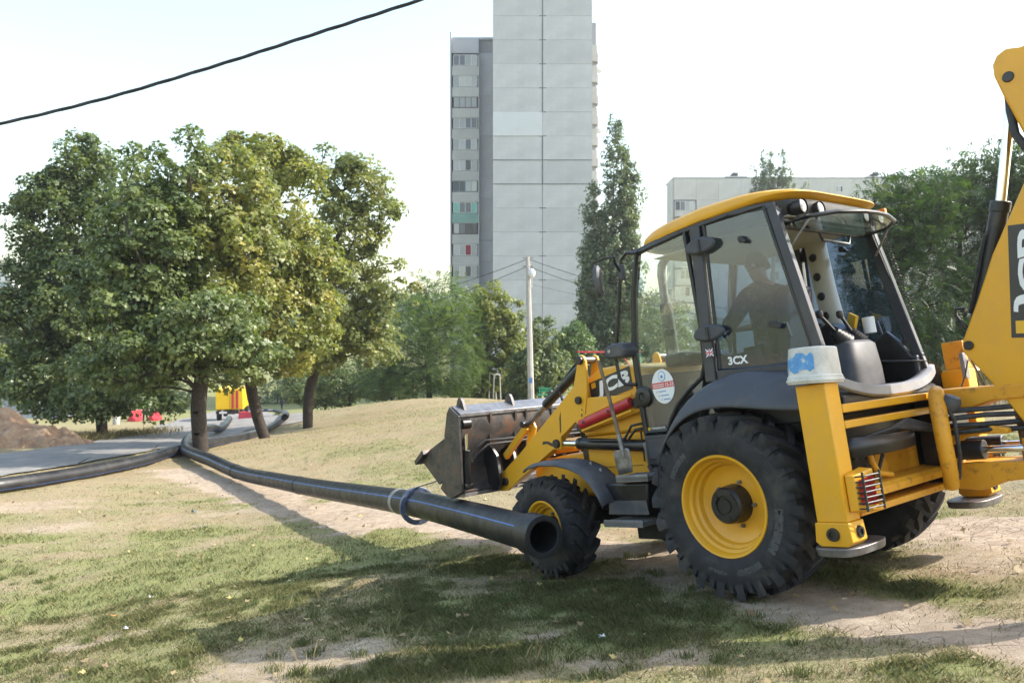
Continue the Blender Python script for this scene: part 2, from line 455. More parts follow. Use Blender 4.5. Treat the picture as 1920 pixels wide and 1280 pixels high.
dry = t.mix(t.math('MULTIPLY', t.ramp(nl, [(.45, (0, 0, 0)), (.65, (1, 1, 1))]), .4), dry, (.32, .215, .13))
grn = t.ramp(nf, [(.3, (.125, .142, .048)), (.5, (.20, .21, .08)), (.72, (.31, .29, .13))])
soil = t.ramp(nm, [(.3, (.31, .24, .175)), (.55, (.40, .32, .24)), (.75, (.48, .405, .31))])
vor = t.n('ShaderNodeTexVoronoi', feature='DISTANCE_TO_EDGE'); vor.inputs['Scale'].default_value = 7.5
dv = t.n('ShaderNodeVectorMath', operation='ADD'); t.l(t.coord(), dv.inputs[0])
nv = t.n('ShaderNodeTexNoise'); nv.inputs['Scale'].default_value = 6; t.l(t.coord(), nv.inputs['Vector'])
sv = t.n('ShaderNodeVectorMath', operation='SCALE'); sv.inputs['Scale'].default_value = .12; t.l(nv.outputs['Color'], sv.inputs[0]); t.l(sv.outputs[0], dv.inputs[1]); t.l(dv.outputs[0], vor.inputs['Vector'])
crack = t.ramp(vor.outputs['Distance'], [(.0, (1, 1, 1)), (.05, (0, 0, 0))])
crk = t.math('MULTIPLY', crack, t.ramp(t.noise(1.3, 3), [(.43, (0, 0, 0)), (.56, (1, 1, 1))]))
soil = t.mix(t.math('MULTIPLY', crk, .55), soil, (.15, .11, .075))
gm = t.math('MULTIPLY', ag.outputs['Fac'], 1.0)
gsel = t.ramp(t.math('ADD', gm, t.math('MULTIPLY', t.math('SUBTRACT', t.noise(16, 5, .65), .5), 1.1)), [(.25, (0, 0, 0)), (.8, (1, 1, 1))])
c = t.mix(gsel, dry, grn)
dsel = t.ramp(t.math('ADD', ad.outputs['Fac'], t.math('MULTIPLY', t.math('SUBTRACT', t.noise(13, 7, .75), .5), 1.5)), [(.35, (0, 0, 0)), (.75, (1, 1, 1))])
t.col(t.mix(dsel, c, soil)); t.set(Roughness=.95, Specular_IOR_Level=.15)
bh = t.math('SUBTRACT', t.math('ADD', t.noise(55, 6, .7), t.math('MULTIPLY', nm, .8)), t.math('MULTIPLY', crk, .7))
t.bump(bh, .9, .02); M['ground'] = t.m
ground = link('ground', me, M['ground']); tagp(ground, 'dry sloping field of patchy grass and bare soil', 'ground', kind='structure')

# asphalt road on the left
def strip(name, A, B, n, m, off, mat, wob=0):
    def samp(P, k):
        L = np.r_[0, np.cumsum([(b - a).length for a, b in zip(P[:-1], P[1:])])]
        u = np.linspace(0, L[-1], k)
        return np.c_[[np.interp(u, L, [p[i] for p in P]) for i in range(2)]].T
    a, b = samp(A, n), samp(B, n)
    s = np.linspace(0, 1, m)[None, :, None]
    P = a[:, None, :] * (1 - s) + b[:, None, :] * s
    if wob:
        P[:, 0] += (fbm(P[:, 0, 0], P[:, 0, 1], 1.2, 3, 3)[:, None] - .5) * wob; P[:, -1] += (fbm(P[:, -1, 0], P[:, -1, 1], 1.2, 3, 4)[:, None] - .5) * wob
    z = gza(P[..., 0], P[..., 1]) + off
    V = np.concatenate([P, z[..., None]], -1).reshape(-1, 3)
    ii = np.arange(n * m).reshape(n, m)
    Fq = np.stack([ii[:-1, :-1], ii[1:, :-1], ii[1:, 1:], ii[:-1, 1:]], -1).reshape(-1, 4)
    me = np_mesh(name, V, Fq); me.polygons.foreach_set('use_smooth', [True] * len(me.polygons))
    return link(name, me, mat)
t = NT('old_asphalt')
c = t.ramp(t.noise(1.1, 6, .65), [(.3, (.15, .145, .14)), (.5, (.20, .19, .18)), (.68, (.30, .27, .225))])
c = t.mix(t.math('MULTIPLY', t.ramp(t.noise(60, 3), [(.4, (0, 0, 0)), (.7, (1, 1, 1))]), .35), c, (.28, .27, .25))
t.col(c); t.set(Roughness=.9); t.bump(t.noise(45, 5), .5, .01); M['asphalt'] = t.m
nearE = [G(*p) for p in ((-700, 1010), (-300, 945), (0, 896), (170, 868), (330, 838), (420, 818), (480, 803), (548, 795), (580, 788))]
farE = [G(*p) for p in ((-700, 925), (-300, 885), (0, 852), (60, 845), (150, 833), (260, 813), (322, 800), (330, 788), (420, 768), (500, 770), (570, 776))]
road = strip('road', nearE, farE, 110, 16, .045, M['asphalt'], .8)
tagp(road, 'old grey asphalt road in tree shade behind the pipe', 'road', kind='structure')

# heap of dug-out soil
def heap(name, px, py, d, rx, ry, h, seed, mat):
    c = at(px, py, d); n = 70
    u = np.linspace(-1.25, 1.25, n); U, Vv = np.meshgrid(u, u)
    rr = np.hypot(U, Vv)
    prof = np.clip(1 - rr, 0, 1) ** .8
    XX = c.x + U * rx; YY = c.y + Vv * ry
    zz = gza(XX, YY) - .12 * (rr > 1.0) + h * prof * (0.62 + .75 * fbm(XX, YY, .8, 4, seed)) + (fbm(XX, YY, 3.0, 5, seed + 3) - .5) * .7 * (prof > 0.02)
    ii = np.arange(n * n).reshape(n, n); Fq = np.stack([ii[:-1, :-1], ii[:-1, 1:], ii[1:, 1:], ii[1:, :-1]], -1).reshape(-1, 4)
    me = np_mesh(name, np.stack([XX, YY, zz], -1).reshape(-1, 3), Fq); me.polygons.foreach_set('use_smooth', [True] * len(me.polygons))
    return link(name, me, mat)
t = NT('dug_soil')
t.col(t.ramp(t.noise(2.2, 8, .7), [(.3, (.19, .115, .065)), (.5, (.34, .22, .135)), (.7, (.46, .325, .21))])); t.set(Roughness=.95); t.bump(t.noise(9, 8, .7), 1.0, .06); M['soil'] = t.m
tagp(heap('soil_heap', -10, 822, 30.5, 3.3, 2.2, 1.45, 3, M['soil']), 'tall heap of orange brown dug soil at the left edge', 'soil heap', kind='structure')
tagp(heap('soil_heap', 88, 818, 30.5, 1.7, 1.5, .75, 13, M['soil']), 'lower heap of orange brown dug soil beside the road', 'soil heap', kind='structure')
# ------------------------------------------------------------------ lettering
def text_me(s, size=1.0, bold=0.0, ext=0.0, shear=0.0, align='LEFT'):
    cu = bpy.data.curves.new('lettering', 'FONT'); cu.body = s; cu.size = size; cu.offset = bold; cu.extrude = ext; cu.shear = shear
    cu.align_x = align; cu.resolution_u = 3; cu.space_character = 1.0
    o = bpy.data.objects.new('lettering', cu); COL.objects.link(o)
    bpy.context.view_layer.update()
    dg = bpy.context.evaluated_depsgraph_get()
    me = bpy.data.meshes.new_from_object(o.evaluated_get(dg))
    bpy.data.objects.remove(o); bpy.data.curves.remove(cu)
    V = np.zeros(len(me.vertices) * 3); me.vertices.foreach_get('co', V); V = V.reshape(-1, 3)
    me.materials.clear()
    return me, V
def text_fit(name, s, o, ux, uy, w, h, mat, parent, bold=.02, shear=0.0):
    """lettering stretched into the parallelogram at o with directions ux (w long) and uy (h high)"""
    me, V = text_me(s, 1, bold, 0, shear)
    mn, mx = V.min(0), V.max(0)
    u = (V[:, 0] - mn[0]) / (mx[0] - mn[0]); v = (V[:, 1] - mn[1]) / (mx[1] - mn[1])
    o, ux, uy = np.array(o), np.array(ux), np.array(uy)
    P = o + u[:, None] * ux * w + v[:, None] * uy * h
    me.vertices.foreach_set('co', P.ravel()); me.update()
    return link(name, me, mat, parent)

# ------------------------------------------------------------------ backhoe loader
LD = empty('backhoe_loader', VLOC); LD.rotation_euler = VEUL
tagp(LD, 'yellow and black backhoe loader standing on the grass with its bucket raised', 'backhoe loader')

def make_wheel(xc, ym, zc, sg, Rc, Rt, w, rimr, nlug, rear, texts, th_off=0.0):
    hw = w / 2
    prof = [(rimr - .012, -hw * .80), (rimr + .03, -hw * .95), (rimr + (Rc - rimr) * .42, -hw * 1.0), (rimr + (Rc - rimr) * .70, -hw * .985), (Rc - .028, -hw * .88), (Rc - .006, -hw * .62), (Rc, 0)]
    prof = prof + [(r, -a) for r, a in prof[-2::-1]]
    mb = MB().lathe(prof, (xc, ym, zc), 'Y', 64)
    def pt(th, r, a): return (xc + r * math.cos(th), ym + a * sg, zc + r * math.sin(th))
    def rb(a):
        q = abs(a) / hw
        return Rc - .05 * max(0, q - .35) - (.10 * max(0, q - .86) / .14 if q > .86 else 0)
    pitch = 2 * math.pi / nlug
    for side in (1, -1):
        for k in range(nlug):
            t0 = th_off + (k + (0 if side > 0 else .5)) * pitch
            secs = []
            for s_, hwid, top in ((-.16, .040, -.030), (-.02, .047, .0), (.30, .042, .012), (.62, .036, .016), (1.0, .030, .016)):
                a = side * hw * (.985 - .96 * max(s_, 0)) if s_ > -.1 else side * hw * 1.0
                th = t0 + pitch * .95 * max(s_, -.05) * (1 if True else -1)
                hh = hwid * (Rt / .70)
                rt = Rt + top * (Rt / .70) - .016 * (Rt / .70)
                if s_ < -.1: lo, hi = Rc - .085 * Rc / .66, Rc - .03
                else: lo, hi = rb(a) - .02, rt
                secs.append((th, a, hh / Rt, lo, hi))
            vs = []
            for th, a, dt, lo, hi in secs:
                vs += [pt(th - dt, lo, a * .985), pt(th + dt, lo, a * .985), pt(th + dt * .8, hi, a), pt(th - dt * .8, hi, a)]
            fs = [(3, 2, 1, 0)]
            n = len(secs)
            for i in range(n - 1):
                b = i * 4
                for q in range(4): fs.append((b + q, b + (q + 1) % 4, b + 4 + (q + 1) % 4, b + 4 + q))
            b = (n - 1) * 4; fs.append((b, b + 1, b + 2, b + 3))
            mb.add(vs, fs)
            # small shoulder block between two bars
            th = t0 + pitch * .45; a = side * hw * .92; vs = []
            for aa, lo, hi in ((side * hw * .99, Rc - .10, Rc - .018), (side * hw * .70, Rc - .05, Rc + .012)):
                for d_ in (-1, 1): vs += [pt(th + d_ * pitch * .12, lo, aa), pt(th + d_ * pitch * .09, hi, aa)]
            mb.add(vs, [(0, 1, 3, 2), (4, 6, 7, 5), (0, 4, 5, 1), (2, 3, 7, 6), (1, 5, 7, 3), (0, 2, 6, 4)])
    ty = mb.build('tyre', M['rubber'], LD, 0, 40)
    for s, rad, size, phi0 in texts:
        me, V = text_me(s, size, .006 * size / .05, .0)
        ph = R(phi0) + V[:, 0] / rad; rr = rad + V[:, 1]
        aa = hw * 1.004 + np.zeros(len(V))
        P = np.stack([xc - sg * rr * np.sin(ph), ym + sg * aa, zc + rr * np.cos(ph)], -1)
        me.vertices.foreach_set('co', P.ravel()); me.update(); link('tyre_lettering', me, M['rubber_letter'], ty)
    k = rimr
    def rl(pf, nm, mat, par, seg=56): return MB().lathe([(r, a * sg) for r, a in pf], (xc, ym, zc), 'Y', seg).build(nm, mat, par, 0, 28)
    e = hw - .012
    rim = rl([(k - .05, -e * .8), (k + .012, -e * .8), (k + .016, e * .96), (k + .010, e), (k - .004, e * .985), (k - .016, e * .88), (k - .020, e * .74), (k - .040, e * .66), (k - .046, e * .50), (k - .066, e * .42), (k - .078, e * .24), (k * .70, e * .16), (k * .58, e * .13), (k * .30, e * .13), (0, e * .13)], 'rim', M['yellow'], LD)
    hr = .138 if rear else .09
    hub = rl([(hr + .012, e * .10), (hr + .008, e * .35), (hr, e * .74), (hr - .014, e * .83), (hr * .55, e * .84), (hr * .52, e * .79), (hr * .40, e * .79), (hr * .37, e * .84), (0, e * .84)], 'hub', M['black'], rim, 36)
    if rear:
        for q in range(3):
            th = R(30 + 120 * q)
            MB().prism([(math.cos(th + d) * r + xc, math.sin(th + d) * r + zc) for r, d in ((hr * .6, -.4), (hr * .85, -.4), (hr * .85, .4), (hr * .6, .4))], ym + sg * e * .83, ym + sg * e * .87).build('hub_boss', M['black'], hub)
    nb = 5 if rear else 6
    for q in range(nb):
        th = R(40 + 360 / nb * q); r0 = hr + .035
        p = Vector((xc + r0 * math.cos(th), ym, zc + r0 * math.sin(th)))
        MB().cyl(p + Vector((0, sg * e * .10, 0)), p + Vector((0, sg * e * .24, 0)), .016, 6).cyl(p + Vector((0, sg * e * .2, 0)), p + Vector((0, sg * e * .33, 0)), .009, 8).build('wheel_bolt', M['steel'], rim)
    th = R(220); p = Vector((xc - k * .80 * math.cos(R(40)) * sg, ym + sg * e * .25, zc - k * .62))
    MB().cyl(p, p + Vector((0, sg * .05, 0)), .014, 10).build('valve', M['steel'], rim)
    return ty
RW = 1.121 - .22
TX = [('MICHELIN', .470, .070, 92), ('BIBLOAD', .470, .052, 146), ('440/80 R 28', .485, .032, 184), ('MICHELIN', .470, .050, -62)]
make_wheel(0, RW, .69, 1, .655, .702, .44, .372, 22, True, TX, .05)
make_wheel(0, -RW, .69, -1, .655, .702, .44, .372, 22, True, TX[:2], .1)
make_wheel(2.17, .93, .48, 1, .450, .492, .32, .248, 17, False, [('MICHELIN', .35, .045, 200)], .0)
make_wheel(2.17, -.93, .48, -1, .450, .492, .32, .248, 17, False, [], .07)

def B(mb, name, mat, bevel=.006, parent=LD, sharp=35): return mb.build(name, M[mat] if isinstance(mat, str) else mat, parent, bevel, sharp)
def pin(x, z, y0, y1, r, parent=LD, name='pivot_pin', mat='black'):
    o = B(MB().cyl((x, y0, z), (x, y1, z), r, 24), name, mat, .006, parent)
    return o

# --- chassis and axles
B(MB().box(-.75, 2.3, -.36, .36, .55, .78).box(-.75, .9, -.45, .45, .78, 1.02).box(.2, 2.0, -.30, .30, .40, .60), 'chassis', 'black', .01)
B(MB().cyl((0, -RW + .1, .69), (0, RW - .1, .69), .12, 20).box(-.18, .18, -.3, .3, .5, .88), 'rear_axle', 'black', .01)
B(MB().bar((2.17, -.80, .48), (2.17, .80, .48), .16, .15).cyl((2.17, .70, .36), (2.17, .70, .62), .06).cyl((2.17, -.70, .36), (2.17, -.70, .62), .06), 'front_axle', 'black', .012)
nose = B(MB().prism([(1.95, .70), (2.85, .70), (2.93, .80), (2.90, 1.02), (2.78, 1.10), (2.3, 1.14), (1.95, 1.14)], -.50, .50), 'front_nose', 'yellow', .04)
B(MB().prism([(2.0, .60), (2.6, .60), (2.85, .69), (2.0, .69)], -.46, .46), 'nose_guard', 'black', .01, nose)
# --- engine cover
hood = B(MB().prism([(1.04, 1.30), (1.98, 1.30), (2.02, 1.55), (1.96, 1.72), (1.82, 1.885), (1.66, 1.945), (1.40, 1.945), (1.04, 1.875)], -.56, .56), 'engine_cover', 'yellow', .03)
B(MB().prism([(1.02, .72), (1.80, .72), (1.97, .98), (1.97, 1.295), (1.02, 1.295)], -.545, .545), 'engine_side_panel', 'yellow', .012)
B(MB().box(1.22, 1.235, .546, .552, 1.02, 1.30).box(1.25, 1.95, .546, .551, .985, .99), 'panel_gap', 'black', 0)
B(MB().box(1.98, 2.10, -.50, .50, .95, 1.60), 'radiator_grille', 'black', .01)
for i in range(8): B(MB().box(2.10, 2.115, -.46, .46, 1.02 + i * .07, 1.05 + i * .07), 'grille_slat', 'plastic', 0)
# JCB nameplate on the engine cover
nx_, nz_ = Vector((-1, 0, -.115)).normalized(), Vector((.10, 0, 1)).normalized()
def plate(name, o, ux, uz, w, h, y, mat, parent, rot=True):
    a = [(0, 0), (w, 0), (w, h), (0, h)]
    pts = [o + ux * u + uz * v for u, v in a]
    return MB().prism([(p.x, p.z) for p in pts], y, y + .003).build(name, mat, parent)
o0 = Vector((1.80, 0, 1.605)); ux = Vector((-.56, 0, .095)).normalized(); uz = Vector((.05, 0, 1)).normalized()
npl = plate('nameplate', o0, ux, uz, .575, .215, .561, M['decal'], hood)
sl = o0 + ux * .085 + uz * .022
text_fit('lettering', 'JCB', (sl.x, .5665, sl.z), (ux.x, 0, ux.z), (uz.x, 0, uz.z), .47, .172, M['white'], npl, .045, .12)
plate('logo_patch', o0 + ux * .03 + uz * .148, ux, uz, .06, .052, .5645, M['decal_yellow'], npl)
# exhaust
B(MB().tube([(1.42, -.30, 1.9), (1.42, -.30, 2.86), (1.40, -.30, 2.95), (1.33, -.30, 3.02)], .045, 16), 'exhaust_stack', 'steel', 0)
B(MB().cyl((1.42, -.30, 1.92), (1.42, -.30, 2.55), .068, 20), 'exhaust_shield', 'black', .01)

# --- loader arms
armp = [(3.34, .795), (3.275, 1.0), (2.93, 1.19), (2.69, 1.335), (1.935, 1.805), (1.84, 2.02), (1.825, 2.075), (1.785, 2.105), (1.74, 2.085), (1.722, 2.03), (1.745, 1.75), (1.87, 1.36), (1.97, 1.455), (2.215, 1.325), (2.235, 1.20), (2.36, 1.205), (3.005, .905), (3.20, .80)]
for sg in (1, -1):
    ya, yb = (.632, .665) if sg > 0 else (-.665, -.632)
    B(MB().prism([(3.30, .80), (3.25, .98), (2.69, 1.30), (2.0, 1.72), (1.90, 1.60), (2.215, 1.325), (2.36, 1.21), (3.0, .91)], min(sg * .56, sg * .628), max(sg * .56, sg * .628)), 'loader_arm_inner', 'yellow', .006)
    arm = B(MB().prism(armp, ya, yb), 'loader_arm', 'yellow', .006)
    B(MB().prism([(1.80, 1.68), (1.12, 1.64), (1.06, 1.57), (1.10, 1.48), (1.90, 1.34)], min(sg * .575, sg * .655), max(sg * .575, sg * .655)), 'loader_arm_rear', 'yellow', .008)
    yo = yb if sg > 0 else ya
    for x, z, r in ((1.785, 2.05, .042), (1.875, 1.665, .038), (1.895, 1.40, .045), (2.285, 1.262, .045), (1.115, 1.56, .05), (2.79, 1.50, .036), (3.22, .90, .045)):
        pin(x, z, yo - sg * .06, yo + sg * .03, r, arm)
    # lift ram
    yr = .62 * sg
    B(MB().cyl((2.285, yr, 1.262), (1.95, yr, 1.236), .032, 16), 'lift_ram_rod', 'chrome', 0)
    B(MB().cyl((1.98, yr, 1.24), (1.10, yr, 1.165), .056, 24).cyl((2.0, yr, 1.2415), (1.95, yr, 1.237), .062, 24), 'lift_ram', 'black', .006)
    # red safety strut
    if sg > 0:
        s1, s2 = Vector((1.86, .695, 1.425)), Vector((1.16, .695, 1.575))
        st = B(MB().cyl(s1, s2, .046, 24), 'safety_strut', 'red', .004)
        for q in (.12, .62):
            p = s1.lerp(s2, q); B(MB().cyl(p + Vector((0, .03, 0)), p + Vector((0, .05, 0)), .016, 12), 'strut_bolt', 'black', 0, st)
        B(MB().bar((1.80, .70, 1.50), (1.14, .70, 1.645), .012, .022).bar((1.86, .70, 1.365), (1.16, .70, 1.50), .012, .022), 'strut_rail', 'yellow', .003)
    # tipping lever and ram
    B(MB().prism([(2.83, 1.53), (2.76, 1.53), (2.72, 1.45), (2.90, 1.06), (2.98, 1.06)], yo - sg * .13, yo - sg * .10), 'tipping_lever', 'yellow', .008)
    B(MB().bar((2.80, yo - sg * .05, 1.47), (3.24, yo - sg * .05, 1.17), .05, .075), 'tipping_link', 'yellow', .008)
    B(MB().cyl((1.80, yo - sg * .10, 2.04), (2.50, yo - sg * .10, 1.675), .050, 20), 'tipping_ram', 'black', .006)
    B(MB().cyl((2.46, yo - sg * .10, 1.695), (2.79, yo - sg * .10, 1.51), .028, 14), 'tipping_ram_rod', 'steel', 0)
    B(MB().tube([(1.84, yo - sg * .10, 2.10), (2.02, yo - sg * .10, 2.0), (2.15, yo - sg * .08, 1.90), (2.22, yo - sg * .07, 1.78), (2.20, yo - sg * .07, 1.70), (2.12, yo - sg * .07, 1.68)], .014, 8), 'ram_hose', 'hose', 0)
    if sg > 0:
        B(MB().prism([(1.885, 1.49), (1.845, 1.49), (1.83, 1.60), (1.87, 1.60)], yb, yb + .002), 'warning_sticker', 'decal_yellow', 0, arm)
        B(MB().prism([(1.876, 1.50), (1.854, 1.50), (1.850, 1.53), (1.866, 1.535)], yb + .002, yb + .003).prism([(1.864, 1.56), (1.842, 1.56), (1.850, 1.585)], yb + .002, yb + .003), 'warning_symbol', 'decal', 0, arm)
        B(MB().prism([(2.34, 1.26), (2.36, 1.235), (2.44, 1.27), (2.52, 1.265), (2.50, 1.30), (2.42, 1.295)], yb, yb + .002).prism([(2.22, 1.36), (2.20, 1.52), (2.17, 1.58), (2.18, 1.50), (2.20, 1.38)], yb, yb + .002), 'paint_scar', 'decal', 0, arm)
        B(MB().tube([(1.03, .60, 1.30), (1.10, .66, 1.37), (1.20, .69, 1.36), (1.30, .69, 1.255), (1.36, .685, 1.235), (1.80, .685, 1.265)], .013, 8).tube([(1.0, .60, 1.27), (1.06, .66, 1.33), (1.16, .69, 1.32), (1.26, .69, 1.24)], .013, 8), 'lift_ram_hose', 'hose', 0)
for sg in (1, -1):
    B(MB().cyl((1.785, sg * .46, 2.05), (1.785, sg * .63, 2.05), .032, 16), 'arm_roller', 'steel', 0)
    B(MB().prism([(1.84, 2.0), (1.825, 2.07), (1.785, 2.10), (1.745, 2.08), (1.725, 2.0), (1.74, 1.80), (1.90, 1.80)], min(sg * .445, sg * .475), max(sg * .445, sg * .475)), 'arm_inner_plate', 'yellow', .006)
B(MB().cyl((2.60, -.6, 1.22), (2.60, .6, 1.22), .075, 20), 'arm_torque_tube', 'yellow', 0)

# --- front shovel with opening clam
SH = [(3.44, 1.79), (3.285, 1.675), (3.375, .85), (3.60, .79), (3.66, .80), (3.80, .905), (3.72, .99), (3.64, 1.20), (3.60, 1.49), (3.505, 1.725)]
CL = [(3.60, 1.475), (3.66, 1.17), (3.76, .985), (3.87, .945), (4.20, 1.235), (4.00, 1.345)]
shv = B(MB().prism([(3.31, 1.66), (3.30, 1.50), (3.42, 1.30), (3.50, 1.10), (3.46, .92), (3.36, .86), (3.38, .82), (3.52, .90), (3.56, 1.10), (3.48, 1.32), (3.36, 1.52), (3.37, 1.66)], -1.13, 1.13), 'shovel_moldboard', 'bucket', .004)
for sg in (1, -1):
    a, b = (1.135, 1.165) if sg > 0 else (-1.165, -1.135)
    B(MB().prism(SH, a, b), 'shovel_side_plate', 'bucket', .004, shv)
    B(MB().prism(CL, a - .035 * sg, b - .035 * sg), 'clam_side_plate', 'bucket', .004, shv)
    B(MB().prism([(4.03, 1.30), (4.23, 1.19), (4.25, 1.235), (4.05, 1.355)], (1.08 if sg > 0 else -1.20), (1.20 if sg > 0 else -1.08)), 'clam_edge_end', 'bucket', .004, shv)
    B(MB().prism([(3.50, 1.775), (3.45, 1.86), (3.42, 1.885), (3.39, 1.88), (3.36, 1.83), (3.335, 1.73), (3.42, 1.74)], sg * 1.02 - .02, sg * 1.02 + .02), 'hanger_lug', 'bucket', .004, shv)
    B(MB().prism([(3.50, 1.775), (3.45, 1.86), (3.42, 1.885), (3.39, 1.88), (3.36, 1.83), (3.335, 1.73), (3.42, 1.74)], sg * .33 - .02, sg * .33 + .02), 'hanger_lug', 'bucket', .004, shv)
    B(MB().cyl((3.33, sg * 1.055, 1.57), (3.36, sg * 1.055, 1.25), .026, 14), 'clam_ram_rod', 'chrome', 0, shv)
    B(MB().cyl((3.355, sg * 1.055, 1.30), (3.42, sg * 1.055, .90), .044, 18).cyl((3.33, sg * 1.0, 1.585), (3.33, sg * 1.11, 1.585), .06, 18).cyl((3.42, sg * 1.0, .90), (3.42, sg * 1.11, .90), .05, 18), 'clam_ram', 'black', .004, shv)
    for yy in (.36, .20, .72):
        B(MB().prism([(3.28, 1.68), (3.29, 1.60), (3.33, 1.45), (3.37, 1.15), (3.34, 1.10), (3.50, 1.10), (3.42, 1.30), (3.36, 1.50), (3.36, 1.68)], sg * yy - .012, sg * yy + .012), 'shovel_rib', 'bucket', 0, shv)
    B(MB().prism([(3.27, .82), (3.42, .82), (3.46, 1.25), (3.30, 1.30), (3.22, 1.20), (3.20, .90)], sg * .50 - .02, sg * .50 + .02), 'shovel_bracket', 'black', .004, shv)
    B(MB().prism([(3.27, .82), (3.42, .82), (3.46, 1.25), (3.30, 1.30), (3.22, 1.20), (3.20, .90)], sg * .74 - .02, sg * .74 + .02), 'shovel_bracket', 'black', .004, shv)
    B(MB().tube([(3.33, sg * 1.0, 1.22), (3.30, sg * .97, 1.30), (3.27, sg * .85, 1.38), (3.27, sg * .60, 1.37), (3.27, sg * .2, 1.37)], .014, 8).tube([(3.33, sg * 1.0, 1.18), (3.29, sg * .95, 1.25), (3.26, sg * .83, 1.33), (3.26, sg * .60, 1.33), (3.26, sg * .2, 1.33)], .014, 8), 'clam_hose', 'hose', 0, shv)
B(MB().prism([(3.29, 1.66), (3.285, 1.70), (3.43, 1.80), (3.52, 1.73), (3.46, 1.655)], -1.133, 1.133), 'shovel_top_beam', 'bucket_top', .004, shv)
B(MB().prism([(3.62, 1.47), (3.68, 1.17), (3.77, 1.0), (3.88, .96), (4.19, 1.24), (4.17, 1.26), (3.88, 1.0), (3.79, 1.03), (3.71, 1.18), (3.65, 1.47)], -1.10, 1.10), 'clam_floor', 'bucket', 0, shv)
B(MB().prism([(4.10, 1.14), (4.24, 1.25), (4.22, 1.275), (4.08, 1.165)], -1.12, 1.12), 'clam_cutting_edge', 'steel', .003, shv)
B(MB().prism([(3.36, .80), (3.64, .785), (3.82, .90), (3.80, .93), (3.62, .82), (3.36, .835)], -1.13, 1.13), 'moldboard_edge', 'steel', .003, shv)

# --- front mudguards
for sg in (1, -1):
    pts = [(2.36, 1.055), (2.28, 1.088), (2.10, 1.108), (1.88, 1.10), (1.70, 1.065), (1.55, 1.01), (1.43, .92), (1.34, .80), (1.29, .70)]
    vs, fs = [], []
    for x, z in pts:
        for y, dz in ((.74, 0), (.80, .012), (1.02, .012), (1.085, -.004), (1.10, -.03)):
            vs.append((x - (dz < -.02) * .0, sg * y, z + dz))
    for i in range(len(pts) - 1):
        for j in range(4): fs.append((i * 5 + j, i * 5 + j + 1, i * 5 + j + 6, i * 5 + j + 5))
    fd = MB().add(vs, fs).build('front_mudguard', M['plastic'], LD, 0, 50)
    so = fd.modifiers.new('thick', 'SOLIDIFY'); so.thickness = .014; so.offset = -1
    for x, z in ((1.62, 1.05), (1.50, .985)):
        for yy in (.86,): B(MB().cyl((x, sg * yy, z - .01), (x + .004, sg * yy, z + .022), .016, 10), 'mudguard_bolt', 'steel', 0, fd)

# --- steps and tank
for sg in (1, -1):
    a, b = (.55, .95) if sg > 0 else (-.95, -.55)
    vs = [(1.395, sg * .95, .87), (.86, sg * .95, .87), (.92, sg * .93, .575), (1.31, sg * .93, .575), (1.395, sg * .50, .87), (.86, sg * .50, .87), (.92, sg * .50, .575), (1.31, sg * .50, .575)]
    sb = B(MB().add(vs, [(0, 1, 2, 3), (4, 7, 6, 5), (0, 4, 5, 1), (3, 2, 6, 7), (0, 3, 7, 4), (1, 5, 6, 2)]), 'step_box', 'black', .02)
    B(MB().prism([(1.37, .60), (.885, .60), (.90, .72), (1.345, .72)], sg * .948, sg * .956), 'tank_face', 'plastic', 0, sb)
    for zt, x0, x1, y0, y1 in ((.935, .80, 1.18, .62, 1.005), (.545, .93, 1.40, .62, 1.005)):
        stp = B(MB().box(x0, x1, min(sg * y0, sg * y1), max(sg * y0, sg * y1), zt - .045, zt - .005).box(x0, x1, min(sg * (y1 - .02), sg * y1), max(sg * (y1 - .02), sg * y1), zt - .05, zt + .012), 'step', 'greymetal', .004)
        mb = MB()
        for i in range(9):
            for j in range(7):
                x = x0 + (x1 - x0) * (i + .5) / 9; y = sg * (y0 + .10 + (y1 - y0 - .13) * (j + .5) / 7)
                mb.cyl((x, y, zt - .006), (x, y, zt + .004), .013, 8)
        B(mb, 'step_tread', 'greymetal', 0, stp)
    B(MB().box(.75, 1.2, min(sg * .45, sg * .80), max(sg * .45, sg * .80), .36, .50), 'underbody_guard', 'black', .01)
B(MB().box(.62, 1.02, .52, .745, .99, 1.265), 'door_sill_panel', 'frame', .02)
B(MB().box(.68, .97, .745, .752, 1.05, 1.22), 'sill_recess', 'plastic', .006)
B(MB().cyl((1.06, .66, 1.20), (1.03, .66, .98), .045, 16), 'filler_neck', 'greymetal', .004)
B(MB().tube([(1.03, .66, 1.0), (1.0, .66, .93), (.7, .70, .96)], .06, 14), 'filler_hose', 'plastic', 0)

